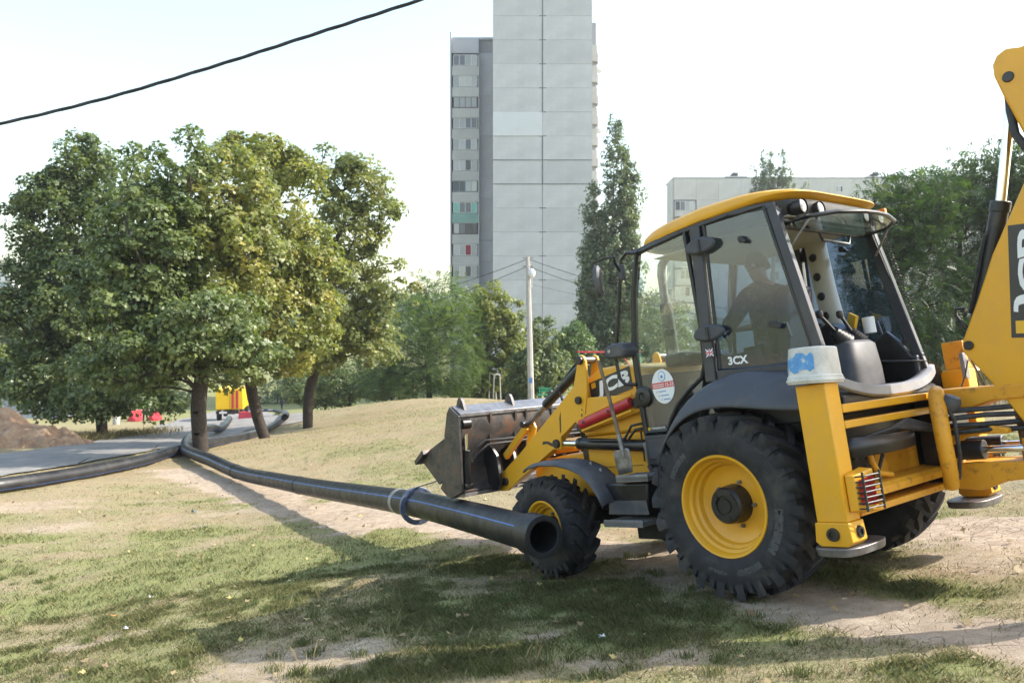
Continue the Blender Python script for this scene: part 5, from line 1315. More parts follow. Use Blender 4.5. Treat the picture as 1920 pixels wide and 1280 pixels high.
def W(px, py, d, dy=0.0):
    p = at(px, py, d); return np.array([p.x, p.y + dy, p.z])
def blob(px, py, d, rpx, rpy, ry, dy=0):
    d = d + dy; p = W(px, py, d); return (p[0], p[1], p[2], rpx * d / FPX, ry, rpy * d / FPX)
def tr(pts):
    return [W(*p) for p in pts]
def basept(px, py, d): p = at(px, py, d); return Vector((p.x, p.y, gz(p.x, p.y)))
def trunk_from_ground(px, d, pts):
    p = at(px, 640, d); b = np.array([p.x, d, gz(p.x, d) - .06]); return [b] + [W(*q) for q in pts]

def mb_(px, py, d, rpx, rpy, ry, dy=0, c=20):
    k = 24.5 / (d + dy); return blob(px, py, d, max(7, rpx - c * k), max(7, rpy - c * k), max(.5, ry - .4), dy)
d1 = 24.5
make_tree('maple_tree', 'broad maple with dark green leaves and a forked trunk beside the bent pipe', basept(377, 848, d1),
          trunk_from_ground(377, d1, [(374, 810, d1), (372, 770, d1), (374, 738, d1), (378, 712, d1), (380, 660, d1), (384, 590, d1)]),
          [mb_(300, 460, d1, 110, 130, 2.6), mb_(282, 330, d1, 48, 80, 1.6), mb_(372, 300, d1, 34, 82, 1.2), mb_(250, 540, d1, 120, 110, 2.6), mb_(400, 610, d1, 110, 80, 2.2, -.6), mb_(330, 650, d1, 120, 80, 2.4, -.5), mb_(480, 660, d1, 66, 52, 1.6, -.8), mb_(240, 690, d1, 100, 62, 2.0), mb_(330, 400, d1, 60, 60, 1.6)],
          330, 140, .15, .50, 'leaf_maple_dark', 11, r0=.235)
d4 = 38.0
make_tree('maple_tree', 'dense dark green maple at the far left above the soil heaps', basept(192, 805, d4),
          trunk_from_ground(192, d4, [(190, 785, d4), (186, 760, d4), (180, 700, d4), (178, 620, d4), (180, 540, d4)]),
          [mb_(150, 430, d4, 110, 105, 3.0), mb_(165, 310, d4, 46, 76, 1.8), mb_(105, 375, d4, 70, 66, 2.2), mb_(38, 383, d4, 46, 30, 1.2), mb_(230, 360, d4, 56, 70, 2.0), mb_(110, 560, d4, 120, 120, 3.2), mb_(50, 630, d4, 90, 90, 2.8), mb_(180, 680, d4, 130, 90, 3.2), mb_(130, 742, d4, 95, 46, 2.6, -1), mb_(230, 748, d4, 90, 42, 2.4, -2), mb_(305, 742, d4, 50, 44, 1.8, -3), mb_(30, 720, d4, 50, 44, 2.2)],
          430, 135, .20, .72, 'leaf_maple_dark', 12, r0=.26, lvs=(0, .85))
d2 = 31.0
make_tree('maple_tree', 'maple with yellowing leaves and a leaning trunk in the middle of the group', basept(493, 824, d2),
          trunk_from_ground(497, d2, [(484, 785, d2), (474, 745, d2), (466, 700, d2), (455, 620, d2), (452, 540, d2), (450, 450, d2)]),
          [mb_(440, 370, d2, 92, 90, 2.6, -4.5), mb_(440, 450, d2, 85, 80, 2.4, -5), mb_(440, 530, d2, 66, 66, 2.0, -5), mb_(470, 300, d2, 80, 54, 2.2), mb_(545, 330, d2, 66, 66, 2.2), mb_(520, 470, d2, 100, 110, 2.8, -1), mb_(550, 600, d2, 90, 80, 2.4, -1), mb_(590, 520, d2, 64, 90, 2.0), mb_(530, 670, d2, 84, 48, 2.0, -1), mb_(432, 706, d2, 62, 36, 1.6, -2)],
          340, 120, .165, .56, 'leaf_maple_yel', 13, r0=.22)
d3 = 37.0
make_tree('maple_tree', 'maple with brownish thinning leaves at the right end of the group', basept(577, 804, d3),
          trunk_from_ground(577, d3, [(577, 770, d3), (580, 730, d3), (592, 690, d3), (610, 620, d3), (625, 540, d3), (630, 450, d3)]),
          [mb_(620, 330, d3, 60, 62, 2.2), mb_(672, 345, d3, 62, 66, 2.2), mb_(712, 395, d3, 46, 52, 1.8), mb_(640, 440, d3, 80, 70, 2.6), mb_(660, 560, d3, 85, 80, 2.8), mb_(725, 540, d3, 60, 66, 2.0), mb_(645, 640, d3, 105, 66, 2.8), mb_(570, 660, d3, 66, 54, 2.2), mb_(715, 620, d3, 62, 52, 2.0)],
          250, 105, .19, .62, 'leaf_maple_brown', 14, r0=.24)
# middle distance
fronds_tree('acacia_tree', 'green acacia with feathery foliage behind the mown hump', basept(810, 745, 52), trunk_from_ground(806, 52, [(804, 720, 52), (800, 690, 52), (805, 640, 52), (815, 580, 52)]),
            [blob(820, 570, 52, 60, 50, 2.6), blob(790, 620, 52, 60, 55, 2.8), blob(850, 630, 52, 45, 55, 2.4), blob(760, 670, 52, 45, 50, 2.4), blob(840, 690, 52, 60, 45, 2.6), blob(700, 690, 52, 40, 40, 2.0), blob(780, 715, 52, 60, 28, 2.4)], 520, 13, .55, 5, .055, 'leaf_acacia', 21, r0=.2, clus=.40)
make_tree('maple_tree', 'yellow green young maple between the acacia and the street pole', basept(905, 745, 56), trunk_from_ground(905, 56, [(906, 720, 56), (908, 690, 56), (915, 640, 56), (922, 580, 56)]),
          [blob(915, 575, 56, 40, 45, 2.0), blob(945, 590, 56, 38, 42, 1.8), blob(890, 600, 56, 28, 50, 1.6), blob(930, 640, 56, 48, 45, 2.2), blob(960, 660, 56, 28, 40, 1.6), blob(920, 700, 56, 48, 35, 2.0)], 190, 75, .24, .60, 'leaf_yellowgreen', 22, r0=.14)
make_tree('maple_tree', 'bushy green maple right of the street pole', basept(1012, 748, 50), trunk_from_ground(1012, 50, [(1012, 725, 50), (1012, 690, 50), (1013, 640, 50)]),
          [blob(1015, 690, 50, 45, 45, 1.9), blob(1012, 630, 50, 20, 38, 1.0), blob(1038, 650, 50, 14, 36, .8), blob(985, 700, 50, 28, 38, 1.4), blob(1045, 700, 50, 24, 40, 1.2)], 160, 75, .2, .5, 'leaf_maple_dark', 23, r0=.12)
for k, (px, py, d, rx, ry_, lab) in enumerate(((655, 715, 62, 55, 34, 'dark rounded bush under the brownish maple'), (735, 718, 60, 45, 32, 'dark rounded bush left of the acacia'), (575, 720, 70, 40, 34, 'dark bush in deep shade behind the leaning trunk'), (1075, 640, 58, 32, 36, 'small leafy tree at the foot of the tall poplar'),
                                              (610, 735, 66, 60, 26, 'low dark hedge bush behind the third maple trunk'), (520, 728, 96, 70, 36, 'far dark tree mass behind the yellow truck'), (300, 735, 92, 80, 36, 'far dark tree mass above the red barriers'), (1235, 620, 62, 50, 70, 'bright green tree seen through the cab door'), (1310, 650, 70, 50, 60, 'green tree seen through the side window of the cab'), (880, 725, 62, 40, 26, 'low bush at the foot of the concrete tower'), (965, 728, 60, 34, 22, 'low bush beside the street pole base'))):
    make_tree('bush', lab, basept(px, 745, d), trunk_from_ground(px, d, [(px, py + 10, d), (px, py, d)]), [blob(px, py, d, rx, ry_, 2.0), blob(px - rx * .5, py + 8, d, rx * .6, ry_ * .7, 1.6), blob(px + rx * .5, py + 10, d, rx * .6, ry_ * .7, 1.6)], 110, 60, .24, .6, 'leaf_maple_dark' if k != 3 else 'leaf_acacia', 40 + k, cat='bush', r0=.1, shape=OVAL)
# poplars
def poplar(label, px, ybot, ytop, d, wpx, seed, n, leaders):
    g = trunk_from_ground(px, d, []); rs = np.random.default_rng(seed); bl = []
    for lx, y0, y1, w in leaders:
        k = max(3, int((y0 - y1) / (w * 1.1)))
        for i in range(k):
            u = (i + .5) / k; y = y0 + (y1 - y0) * u; ww = w * (1 - .75 * u ** 2.2) * rs.uniform(.85, 1.1)
            bl.append(blob(lx + rs.uniform(-.25, .25) * w, y, d, ww, (y0 - y1) / k * .9, ww * d / FPX))
    trunk = g + [W(px, ybot + (ytop - ybot) * u, d) for u in (.1, .25, .4, .6, .8)]
    return make_tree('poplar_tree', label, Vector(g[0]), trunk, bl, n, 46, .27, .42, 'leaf_poplar', seed, r0=.3, shape=OVAL, up=.3, flat=1.5, barkm='bark_pale', wander=.04)
poplar('tall narrow poplar just left of the loader cab', 1150, 690, 240, 66, 40, 31, 1350, [(1160, 660, 236, 47), (1112, 660, 352, 27), (1136, 660, 380, 28), (1180, 600, 290, 24), (1098, 640, 415, 16), (1130, 690, 560, 50)])
poplar('distant poplar rising behind the long apartment block', 1450, 640, 288, 115, 30, 32, 420, [(1436, 420, 290, 26), (1470, 420, 293, 23), (1418, 420, 318, 16), (1505, 400, 350, 14)])
# locust trees on the right
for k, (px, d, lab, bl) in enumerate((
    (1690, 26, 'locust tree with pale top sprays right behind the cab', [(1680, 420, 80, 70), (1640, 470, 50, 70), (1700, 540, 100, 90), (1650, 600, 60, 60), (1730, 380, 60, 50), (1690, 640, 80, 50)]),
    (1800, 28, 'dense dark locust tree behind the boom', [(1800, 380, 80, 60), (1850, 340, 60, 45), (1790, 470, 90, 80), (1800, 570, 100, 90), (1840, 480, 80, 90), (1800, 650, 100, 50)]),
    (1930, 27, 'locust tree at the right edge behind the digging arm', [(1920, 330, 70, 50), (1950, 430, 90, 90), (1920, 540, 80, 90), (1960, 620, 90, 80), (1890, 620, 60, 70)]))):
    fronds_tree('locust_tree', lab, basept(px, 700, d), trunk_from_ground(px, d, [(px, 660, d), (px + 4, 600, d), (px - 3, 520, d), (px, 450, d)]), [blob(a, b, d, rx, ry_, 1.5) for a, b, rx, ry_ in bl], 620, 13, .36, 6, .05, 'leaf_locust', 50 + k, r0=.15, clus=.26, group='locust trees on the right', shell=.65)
# far green at the left edge and beyond
for k, (px, py, d, rx, ry_, lab) in enumerate(((-20, 700, 70, 50, 60, 'yellow green tree behind the blue garage at the left edge'), (20, 640, 90, 60, 60, 'far green tree at the left edge above the garage'))):
    make_tree('deciduous_tree', lab, basept(px, 760, d), trunk_from_ground(px, d, [(px, py + 30, d), (px, py, d)]), [blob(px, py, d, rx, ry_, 2.6), blob(px + rx * .4, py + ry_ * .4, d, rx * .8, ry_ * .7, 2.4)], 150, 60, .3, .7, 'leaf_yellowgreen' if k == 0 else 'leaf_far', 60 + k, r0=.2, shape=OVAL)
# wooded hillside far off: one mass
rs = np.random.default_rng(77)
nb = 2600
ang = rs.uniform(-.62, .62, nb); rad = rs.uniform(230, 430, nb)
hx, hy = np.sin(ang) * rad, np.cos(ang) * rad; hz = gza(hx, hy)
C = np.repeat(np.c_[hx, hy, hz + 4.0], 28, 0) + rs.normal(size=(nb * 28, 3)) * np.array([2.6, 2.6, 2.6])
me = leaves_mesh('far_wood', C, rs.normal(size=C.shape) + np.array([0, 0, .6]), rs.uniform(1.0, 2.2, len(C)), OVAL, np.clip(np.repeat(rs.uniform(size=nb), 28) * .6 + rs.uniform(size=len(C)) * .4, 0, 1), rs)
tagp(link('far_wood', me, M['leaf_far']), 'far wooded hillside seen as one green mass', 'wood', kind='stuff')
# ------------------------------------------------------------------ buildings
def objrand(name, base, var, rough=.85, stain=.12, scale=.5):
    t = NT(name); oi = t.n('ShaderNodeObjectInfo')
    lo = tuple(x * (1 - var) for x in base); hi = tuple(min(1, x * (1 + var)) for x in base)
    c = t.ramp(oi.outputs['Random'], [(0, lo), (1, hi)])
    st = t.ramp(t.noise(scale, 8, .65), [(.40, (0, 0, 0)), (.75, (1, 1, 1))])
    c = t.mix(t.math('MULTIPLY', st, stain * 4.2), c, tuple(x * .66 for x in base))
    st2 = t.ramp(t.noise(scale * 3.2, 6, .7, dist=.8), [(.58, (0, 0, 0)), (.68, (1, 1, 1))])
    c = t.mix(t.math('MULTIPLY', st2, .28), c, tuple(x * .62 for x in base))
    t.col(c); t.set(Roughness=rough); t.bump(t.noise(scale * 30, 4), .2, .02); return t.m
M['panel'] = objrand('concrete_panel', (.50, .50, .515), .07)
M['panel_ins'] = objrand('insulated_panel', (.58, .60, .63), .02, .7, .03)
M['panel_wing'] = objrand('wing_panel', (.50, .50, .53), .05)
M['parapet'] = objrand('balcony_parapet', (.52, .51, .50), .07)
M['parapet_teal'] = objrand('teal_parapet', (.25, .42, .38), .02)
M['teal'] = simple('teal_panel', (.22, .50, .45), .5)
M['core'] = simple('building_core', (.33, .33, .34), .9)
M['seal'] = simple('dark_joint_seal', (.13, .135, .145), .8, 0, .25, 1)
M['winwhite'] = simple('white_window_frame', (.68, .68, .68), .5)
M['winbrown'] = simple('brown_window_frame', (.13, .07, .05), .6)
M['winblue'] = simple('grey_blue_window_frame', (.22, .30, .34), .6)
t = NT('window_pane'); oi = t.n('ShaderNodeObjectInfo')
t.col(t.ramp(oi.outputs['Random'], [(0, (.05, .055, .065)), (.18, (.14, .15, .17)), (.35, (.36, .37, .38)), (.6, (.46, .46, .47)), (.8, (.54, .53, .50))], 'CONSTANT')); t.set(Roughness=.12); M['pane'] = t.m
M['curtain_red'] = simple('red_curtain', (.30, .03, .05), .8)
M['roofing'] = simple('roof_felt', (.10, .10, .105), .9)
FLH = 2.745
TB = Vector((-2.2, 89.0, gz(3, 89)))
tower = empty('apartment_tower', TB); tagp(tower, 'tall grey panel apartment tower cut off by the top of the picture', 'building')
def T_(mb, name, mat, parent=tower, bevel=0): 
    return mb.build(name, M[mat], parent, bevel)
ztop = 42.4 - TB.z
zk = [6.64 + FLH * k - TB.z for k in range(-5, 14)]
T_(MB().box(.05, 11.3, .25, 14, 0, ztop - .1), 'tower_core', 'core')
pm = {}
def panel(nm, w, h, th, mat, loc, parent, bv=.03):
    key = (round(w, 3), round(h, 3), th, mat)
    if key not in pm:
        o = MB().box(0, w, 0, th, 0, h).build(nm, M[mat], parent, 0); pm[key] = o.data
    else: o = link(nm, pm[key], None, parent)
    o.location = loc; return o
g = .022
for k in range(-5, 13):
    z = 6.64 + FLH * k - TB.z
    for j, (x0, x1) in enumerate(((0, 5.69), (5.69, 11.38))):
        ins = (j == 0 and k == 6)
        panel('wall_panel', x1 - x0 - g, FLH - g, .25, 'panel_ins' if ins else 'panel', (x0 + g / 2, -.06 if ins else random.uniform(-.012, .012), z + g / 2), tower)
    if 0 <= k:
        T_(MB().box(5.3 if k not in (5, 4) else 0, 6.1 if k not in (5, 4) else 11.36, -.022, .01, z - .05, z + .05), 'joint_seal', 'seal')
        if k in (3, 4): pass
T_(MB().box(5.62, 5.76, -.020, .012, 6.64 + FLH * 4 - TB.z, 6.64 + FLH * 6 - TB.z), 'joint_seal', 'seal')
T_(MB().box(5.62, 5.76, -.020, .012, 6.64 + FLH * 7 - TB.z, ztop - .2), 'joint_seal', 'seal')
T_(MB().box(5.66, 5.72, -.020, .012, 6.64 - FLH * 3 - TB.z, 6.64 + FLH * 4 - TB.z), 'joint_seal', 'seal')
# wings behind
wt = 39.5 - TB.z
wy = 13.0
def wx(px): return (px - CX) / FPX * 102 - TB.x
def wz(py): return (633.5 - py) / FPX * 102 - TB.z
T_(MB().box(wx(847), .05, wy + .5, wy + 10, 0, wt - .3), 'wing_core', 'core')
T_(MB().box(11.33, wx(1118), wy + .5, wy + 10, 0, wt + 2), 'wing_core', 'core')
T_(MB().box(wx(845), wx(847.5), wy - 1.0, wy + 10, 0, wt + .25), 'wing_edge_slab', 'panel_wing')
T_(MB().box(wx(847.6), wx(924), wy + .2, wy + 10.2, wt - .3, wt), 'wing_parapet', 'panel_wing')
rows = [272, 361, 450, 538, 628, 716, 805, 895, 984, 1075, 1165, 1255, 1345, 1435]
stepz = 39.2 / FPX * 102
T_(MB().box(wx(848), wx(898), wy - .6, wy + .5, wz(118 - 14), wt - .35), 'attic_panel', 'panel_wing')
for i, r in enumerate(rows):
    zc = wz(r * .4376)
    if zc < 1.2: break
    panel('wall_panel', wx(924) - wx(899) - g, stepz - g, .25, 'panel_wing', (wx(899), wy + .2, zc - stepz / 2), tower)
    z0, z1 = zc - .70, zc + .72
    par = T_(MB().box(wx(849), wx(897.5), wy - 1.0, wy - .86, z1 + .06 - stepz + 0.0 + .0, z0 - .06), 'balcony', 'parapet_teal' if i == 7 else 'parapet')
    T_(MB().box(wx(849), wx(898), wy - .98, wy + .5, z1 - stepz - .02 + .0, z1 - stepz + .05), 'balcony_floor', 'panel_wing', par)
    T_(MB().box(wx(897.3), wx(899), wy - 1.02, wy + .5, z1 - stepz, z1), 'balcony_cheek', 'panel_wing', par)
    fm = {2: 'winbrown', 8: 'winbrown', 6: 'winblue'}.get(i, 'winwhite')
    xa, xb = wx(851.5), wx(895); nb_ = 4 if i != 8 else 4; mb = MB()
    mb.box(xa, xb, wy - .96, wy - .90, z0, z0 + .07).box(xa, xb, wy - .96, wy - .90, z1 - .07, z1)
    for q in range(nb_ + 1):
        x = xa + (xb - xa) * q / nb_; mb.box(x - .035, x + .035, wy - .958, wy - .902, z0 + .07, z1 - .07)
    T_(mb, 'window_frame', fm, par)
    for q in range(nb_):
        x = xa + (xb - xa) * q / nb_ + .04; x2 = xa + (xb - xa) * (q + 1) / nb_ - .04
        T_(MB().box(x, x2, wy - .935, wy - .925, z0 + .07, z1 - .07), 'pane', 'teal' if (i == 7 and q in (0, 3)) else ('curtain_red' if (i == 9 and q == 2) else 'pane'), par)
for i in range(12):
    z = wt - 2 - i * stepz
    if z < 1: break
    T_(MB().box(wx(1110), wx(1119), wy - .1, wy + .4, z - 1.2, z + .9), 'side_balcony', 'parapet')
    T_(MB().box(wx(1119.2), wx(1122), wy + .3, wy + 1.4, z - 1.25, z - .1), 'side_balcony_parapet', 'parapet')
for py in (130, 243): 
    MB().lathe([(0, -.05), (.35, .0), (.5, .12)], (wx(1123), wy + .2, wz(py)), 'Y', 18).build('satellite_dish', M['winwhite'], tower)

# long block on the right
BB = Vector((26.0, 125.0, gz(45, 125)))
blk = empty('apartment_block', BB); tagp(blk, 'long pale panel apartment block behind the loader cab', 'building')
def K(mb, name, mat, parent=blk): return mb.build(name, M[mat], parent)
bt = 25.8 - BB.z
def bx(px): return (px - CX) / FPX * 125 - BB.x
K(MB().box(.1, 58, .25, 4.6, 0, bt - .2), 'block_core', 'core')
M['panel2'] = objrand('pale_panel', (.55, .54, .52), .04)
for k in range(8):
    z = bt - 3.6 - k * FLH if k else bt - 3.6
    h = 3.6 - g if k == 0 else FLH - g
    if z < -.5: break
    for j in range(16):
        w = 3.6
        if k > 0 and j == 0: continue
        panel('wall_panel', w - g, h, .25, 'panel2', (j * w + g / 2 + .08, random.uniform(-.01, .01), z), blk)
        if k > 0 and j in (2, 4, 5, 7, 8, 10, 12, 13):
            wf = K(MB().box(j * w + 1.05, j * w + 2.65, -.03, -.004, z + .85, z + 2.3), 'window', 'winwhite')
            for q in range(2): K(MB().box(j * w + 1.12 + q * .76, j * w + 1.82 + q * .76, -.045, -.032, z + .92, z + 2.23), 'pane', 'pane', wf)
    panel('side_wall_panel', .25, h, 4.3, 'panel2', (-.17, .2, z), blk)
    if k > 0:
        lg = K(MB().box(.15, 3.5, -.25, -.12, z + .05, z + .95), 'loggia', 'parapet')
        fr_ = MB().box(.2, 3.45, -.22, -.16, z + 1.0, z + 1.07).box(.2, 3.45, -.22, -.16, z + 2.45, z + 2.52)
        for q in range(5): fr_.box(.2 + q * .795, .27 + q * .795, -.218, -.162, z + 1.07, z + 2.45)
        K(fr_, 'window_frame', 'winwhite', lg)
        for q in range(4): K(MB().box(.28 + q * .795, .98 + q * .795, -.2, -.19, z + 1.08, z + 2.44), 'pane', 'pane', lg)
        K(MB().box(.1, 3.55, -.12, .2, z + 2.55, z + 2.7), 'loggia_slab', 'seal', lg)
for px in (1572, 1695):
    K(MB().box(bx(px) - .45, bx(px) + .65, -.03, -.012, bt - 2.35, bt - 1.35), 'attic_window', 'winwhite')
    for q in range(3): K(MB().box(bx(px) - .40 + q * .35, bx(px) - .10 + q * .35, -.045, -.031, bt - 2.28, bt - 1.42), 'pane', 'pane')
K(MB().box(-.1, 58, -.06, 6.2, bt - .12, bt), 'roof_edge', 'roofing')
for px0, px1 in ((1365, 1412), (1636, 1725)):
    x0, x1 = bx(px0), bx(px1)
    K(MB().prism([(x0, bt), (x1, bt), (x1, bt + .85), (x0 + .4, bt + .85)], 3, 6), 'roof_housing', 'panel2')
    K(MB().prism([(x0 + 1.6, bt + 1.25), (x0 + 2.6, bt + 1.05), (x0 + 2.5, bt + 1.5), (x0 + 1.8, bt + 1.55)], 3.4, 5.0).box(x0 + 1.9, x0 + 2.3, 3.8, 4.4, bt + .85, bt + 1.1), 'roof_vent', 'roofing')
    K(MB().prism([(x0 + 4.4, bt + 1.2), (x0 + 5.4, bt + 1.0), (x0 + 5.3, bt + 1.5)], 3.4, 5.0), 'roof_vent', 'roofing') if px0 > 1500 else None
for px, h in ((1362, 5.2), (1396, 2.0), (1643, 4.5)):
    K(MB().cyl((bx(px), 4, bt - .2), (bx(px), 4, bt + h), .05, 6).box(bx(px) - .25, bx(px) + .25, 3.98, 4.02, bt + h - .8, bt + h - .75), 'antenna', 'steel')
# far hillside house, garage
hb = at(8, 560, 235); HB = Vector((hb.x, 235, gz(hb.x, 235)))
hh = (633.5 - 512) / FPX * 235 - HB.z
fh = empty('hillside_house', HB); tagp(fh, 'white and red house on the far hillside at the left edge', 'building')
MB().box(-6, 2.6, 0, 8, 0, hh - 2.5).build('wall', M['winwhite'], fh)
MB().prism([(-6.4, hh - 2.5), (3.0, hh - 2.5), (1.0, hh), (-4.5, hh)], -.4, 8.4).build('roof', M['winwhite'], fh)
M['redbrick'] = simple('red_cladding', (.38, .07, .06), .7)
MB().box(-6, 2.62, -.12, -.01, hh - 6.5, hh - 4.4).build('red_band', M['redbrick'], fh)
for z in (hh - 4.2, hh - 8.4):
    for x in (-4, -1, 1): MB().box(x, x + 1.2, -.08, -.02, z, z + 1.4).build('window', M['winblue'], fh)
M['garage'] = simple('blue_grey_sheet', (.30, .34, .42), .5, .2, .06, 1)
M['garage_roof'] = simple('pale_sheet_roof', (.52, .53, .55), .45, .3, .06, 1)
gb = at(62, 740, 58); GBv = Vector((gb.x, 58, gz(gb.x, 58)))
ga = empty('metal_garage', GBv); ga.rotation_euler = (0, 0, R(12)); tagp(ga, 'blue grey metal garage with a pale roof behind the soil heaps', 'garage')
zt_ = (633.5 - 735) / FPX * 58 - GBv.z
for i in range(12): MB().box(-2.1 + i * .35, -2.1 + i * .35 + .335, 0, .04 + .02 * (i % 2), 0, zt_).build('wall_sheet', M['garage'], ga)
MB().box(-2.08, 2.08, .07, 5.9, 0, zt_ - .02).build('garage_body', M['garage'], ga)
MB().prism([(-.15, zt_), (3.0, zt_ + .62), (6.1, zt_), (6.1, zt_ + .06), (3.0, zt_ + .70), (-.15, zt_ + .06)], -2.25, 2.25, 'X').build('roof', M['garage_roof'], ga)

# ------------------------------------------------------------------ pole, wires, street things
M['concrete_pole'] = simple('concrete_pole', (.42, .40, .37), .85, 0, .12, 2, (.2, .19, .17), .3, .2)
M['wire'] = simple('wire_black', (.02, .02, .022), .6)
pb = at(996, 745, 47); PB = Vector((pb.x, 47, gz(pb.x, 47)))
pt_ = at(989.5, 482, 47) - PB
po = empty('utility_pole', PB); tagp(po, 'pale concrete utility pole with a round white lamp and wires', 'utility pole')
MB().tube([(0, 0, -.2), tuple(pt_ * .5), tuple(pt_)], [.20, .165, .13], 8).build('post', M['concrete_pole'], po, 0, 30)
lpz = at(997, 512, 46.8) - PB
MB().lathe([(0, -.28), (.14, -.25), (.22, -.1), (.22, .08), (.12, .24), (0, .28)], tuple(lpz), 'Z', 18).build('lamp_globe', M['winwhite'], po)
MB().box(lpz.x - .06, lpz.x + .06, lpz.y - .06, lpz.y + .06, lpz.z - .85, lpz.z - .25).build('lamp_bracket', M['winwhite'], po)
sz_ = at(995, 713, 46.75) - PB; MB().box(sz_.x - .1, sz_.x + .1, sz_.y - .02, sz_.y, sz_.z - .16, sz_.z + .16).build('notice', M['decal_blue'], po)
for dz in (-.05, -.55):
    p = pt_ + Vector((0, 0, dz)); MB().cyl(p + Vector((-.3, 0, 0)), p + Vector((.3, 0, 0)), .03, 8).build('insulator_arm', M['steel'], po)
def wire(label, a, b, sag, r=.018):
    P = [a.lerp(b, u) - Vector((0, 0, sag * 4 * u * (1 - u))) for u in np.linspace(0, 1, 22)]
    o = MB().tube(P, r, 6).build('overhead_wire', M['wire']); tagp(o, label, 'wire'); return o
wa, wb = PB + pt_ + Vector((0, 0, -.1)), PB + pt_ + Vector((0, 0, -.55))
wire('upper wire running left from the utility pole over the acacia', wa, at(640, 575, 52), .5)
wire('lower wire running left from the utility pole over the acacia', wb, at(600, 615, 51), .5)
wire('upper wire running right from the utility pole past the poplar', wa, at(1480, 590, 45), .6)
wire('lower wire running right from the utility pole past the poplar', wb, at(1480, 612, 44.8), .6)
wire('thin pale wire below the others right of the utility pole', PB + pt_ + Vector((0, 0, -1.6)), at(1480, 612, 46), .3, .008)
cab = [at(-420, 290, 14.5), at(-200, 268, 14.3), at(0, 232, 14), at(200, 184, 13.7), at(400, 125, 13.4), at(600, 61, 13.1), at(795, -2, 12.8), at(1000, -70, 12.5), at(1300, -175, 12.2), at(1700, -330, 12)]
cpth = catmull(cab, 12)
cb = MB(); 
for ph_ in (0, 2.1, 4.2):
    cb.tube([p + Vector((0, math.cos(i * .55 + ph_) * .016, math.sin(i * .55 + ph_) * .016)) for i, p in enumerate(cpth)], .016, 6)
tagp(cb.build('overhead_cable', M['wire'], None, 0, 60), 'thick twisted black cable sagging across the upper left sky', 'cable')
# goal frame
M['whitepaint'] = simple('chipped_white_paint', (.66, .65, .62), .6, 0, .1, 5, (.3, .25, .2), .4)
gb_ = basept(930, 755, 52); gl_ = empty('goal_frame', gb_); tagp(gl_, 'white metal goal frame standing on the mown hump', 'goal'); gl_.rotation_euler = (0, 0, R(8))
for x, y in ((-.32, 0), (.32, 0), (-.32, 2.6), (.32, 2.6)): MB().cyl((x * (1.0 if x > 0 else .6), y, -.05), (x * (.8 if x > 0 else .4), y, 1.98), .04, 8).build('post', M['whitepaint'], gl_)
MB().cyl((.256, -.02, 1.98), (.256, 2.62, 1.98), .04, 8).build('crossbar', M['whitepaint'], gl_)
MB().cyl((-.128, -.02, 1.98), (-.128, 2.62, 1.98), .03, 8).cyl((-.128, 0, 1.98), (.256, 0, 1.98), .03, 8).cyl((-.128, 2.6, 1.98), (.256, 2.6, 1.98), .03, 8).build('top_brace', M['whitepaint'], gl_)
M['greenpaint'] = simple('green_paint', (.03, .30, .16), .5, 0, .1, 5); M['redpaint'] = simple('red_paint_bar', (.50, .03, .04), .5, 0, .1, 5)
pbn = basept(1022, 748, 46); bn = empty('playground_bench', pbn); tagp(bn, 'small green playground bench behind the bucket', 'bench')
for y in (-.12, .05, .22): MB().box(-.42, .42, y, y + .13, .42, .46).build('seat_slat', M['greenpaint'], bn)
for z in (.58, .74): MB().box(-.38, .38, .36, .39, z, z + .11).build('back_slat', M['greenpaint'], bn)
for x in (-.32, .32): MB().box(x - .03, x + .03, -.1, .35, 0, .418).box(x - .03, x + .03, .30, .355, .42, .88).build('support', M['greenpaint'], bn)
psw = basept(1140, 750, 44); sw = empty('swing_frame', psw); tagp(sw, 'playground swing frame with a red top bar and green posts', 'swing')
hz_ = (633.5 - 660) / FPX * 44 - psw.z
MB().cyl((-1.75, 0, hz_), (1.9, 0, hz_), .05, 10).build('top_bar', M['redpaint'], sw)
for x in (-1.65, 1.8):
    for s in (-1, 1): MB().cyl((x, s * .7, -.05), (x, 0, hz_), .04, 8).build('post', M['greenpaint'], sw)
MB().cyl((.6, 0, hz_), (1.3, .2, hz_ - .75), .03, 8).build('seat_rod', M['redpaint'], sw); MB().box(1.1, 1.6, 0, .3, hz_ - .8, hz_ - .74).build('seat', M['redpaint'], sw)

# yellow truck
M['truck_yellow'] = simple('truck_yellow_paint', (.80, .50, .01), .4, 0, .05, 2, DUST, .2)
tp = basept(430, 788, 60); tkr = empty('work_truck', tp); tkr.rotation_euler = (0, 0, R(104)); tagp(tkr, 'yellow box bodied work truck with red stripes on its rear doors', 'truck')
def K2(mb, name, mat, parent=tkr, bv=.0): return mb.build(name, M[mat] if isinstance(mat, str) else mat, parent, bv)
box_ = K2(MB().box(0, 4.2, -1.0, 1.0, 1.0, 2.6), 'box_body', 'truck_yellow', tkr, .03)
for y in (-.98, .02): K2(MB().box(-.04, -.004, y, y + .96, 1.05, 2.55), 'rear_door', 'truck_yellow', box_, .01)
K2(MB().box(-.055, -.042, -.66, -.48, 1.1, 2.5).box(-.055, -.042, -.34, -.16, 1.1, 2.5), 'red_stripe', 'redpaint', box_)
K2(MB().box(.3, 2.6, 1.002, 1.02, 1.95, 2.25), 'side_board', 'redbrick', box_)
K2(MB().box(-.2, 6.3, -.42, .42, .68, .95), 'chassis', 'black')
K2(MB().box(-.26, -.2, -.95, .95, .72, .92), 'rear_bumper', 'black'); K2(MB().box(-.275, -.262, .15, .70, .74, .90), 'licence_plate', 'whitepaint')
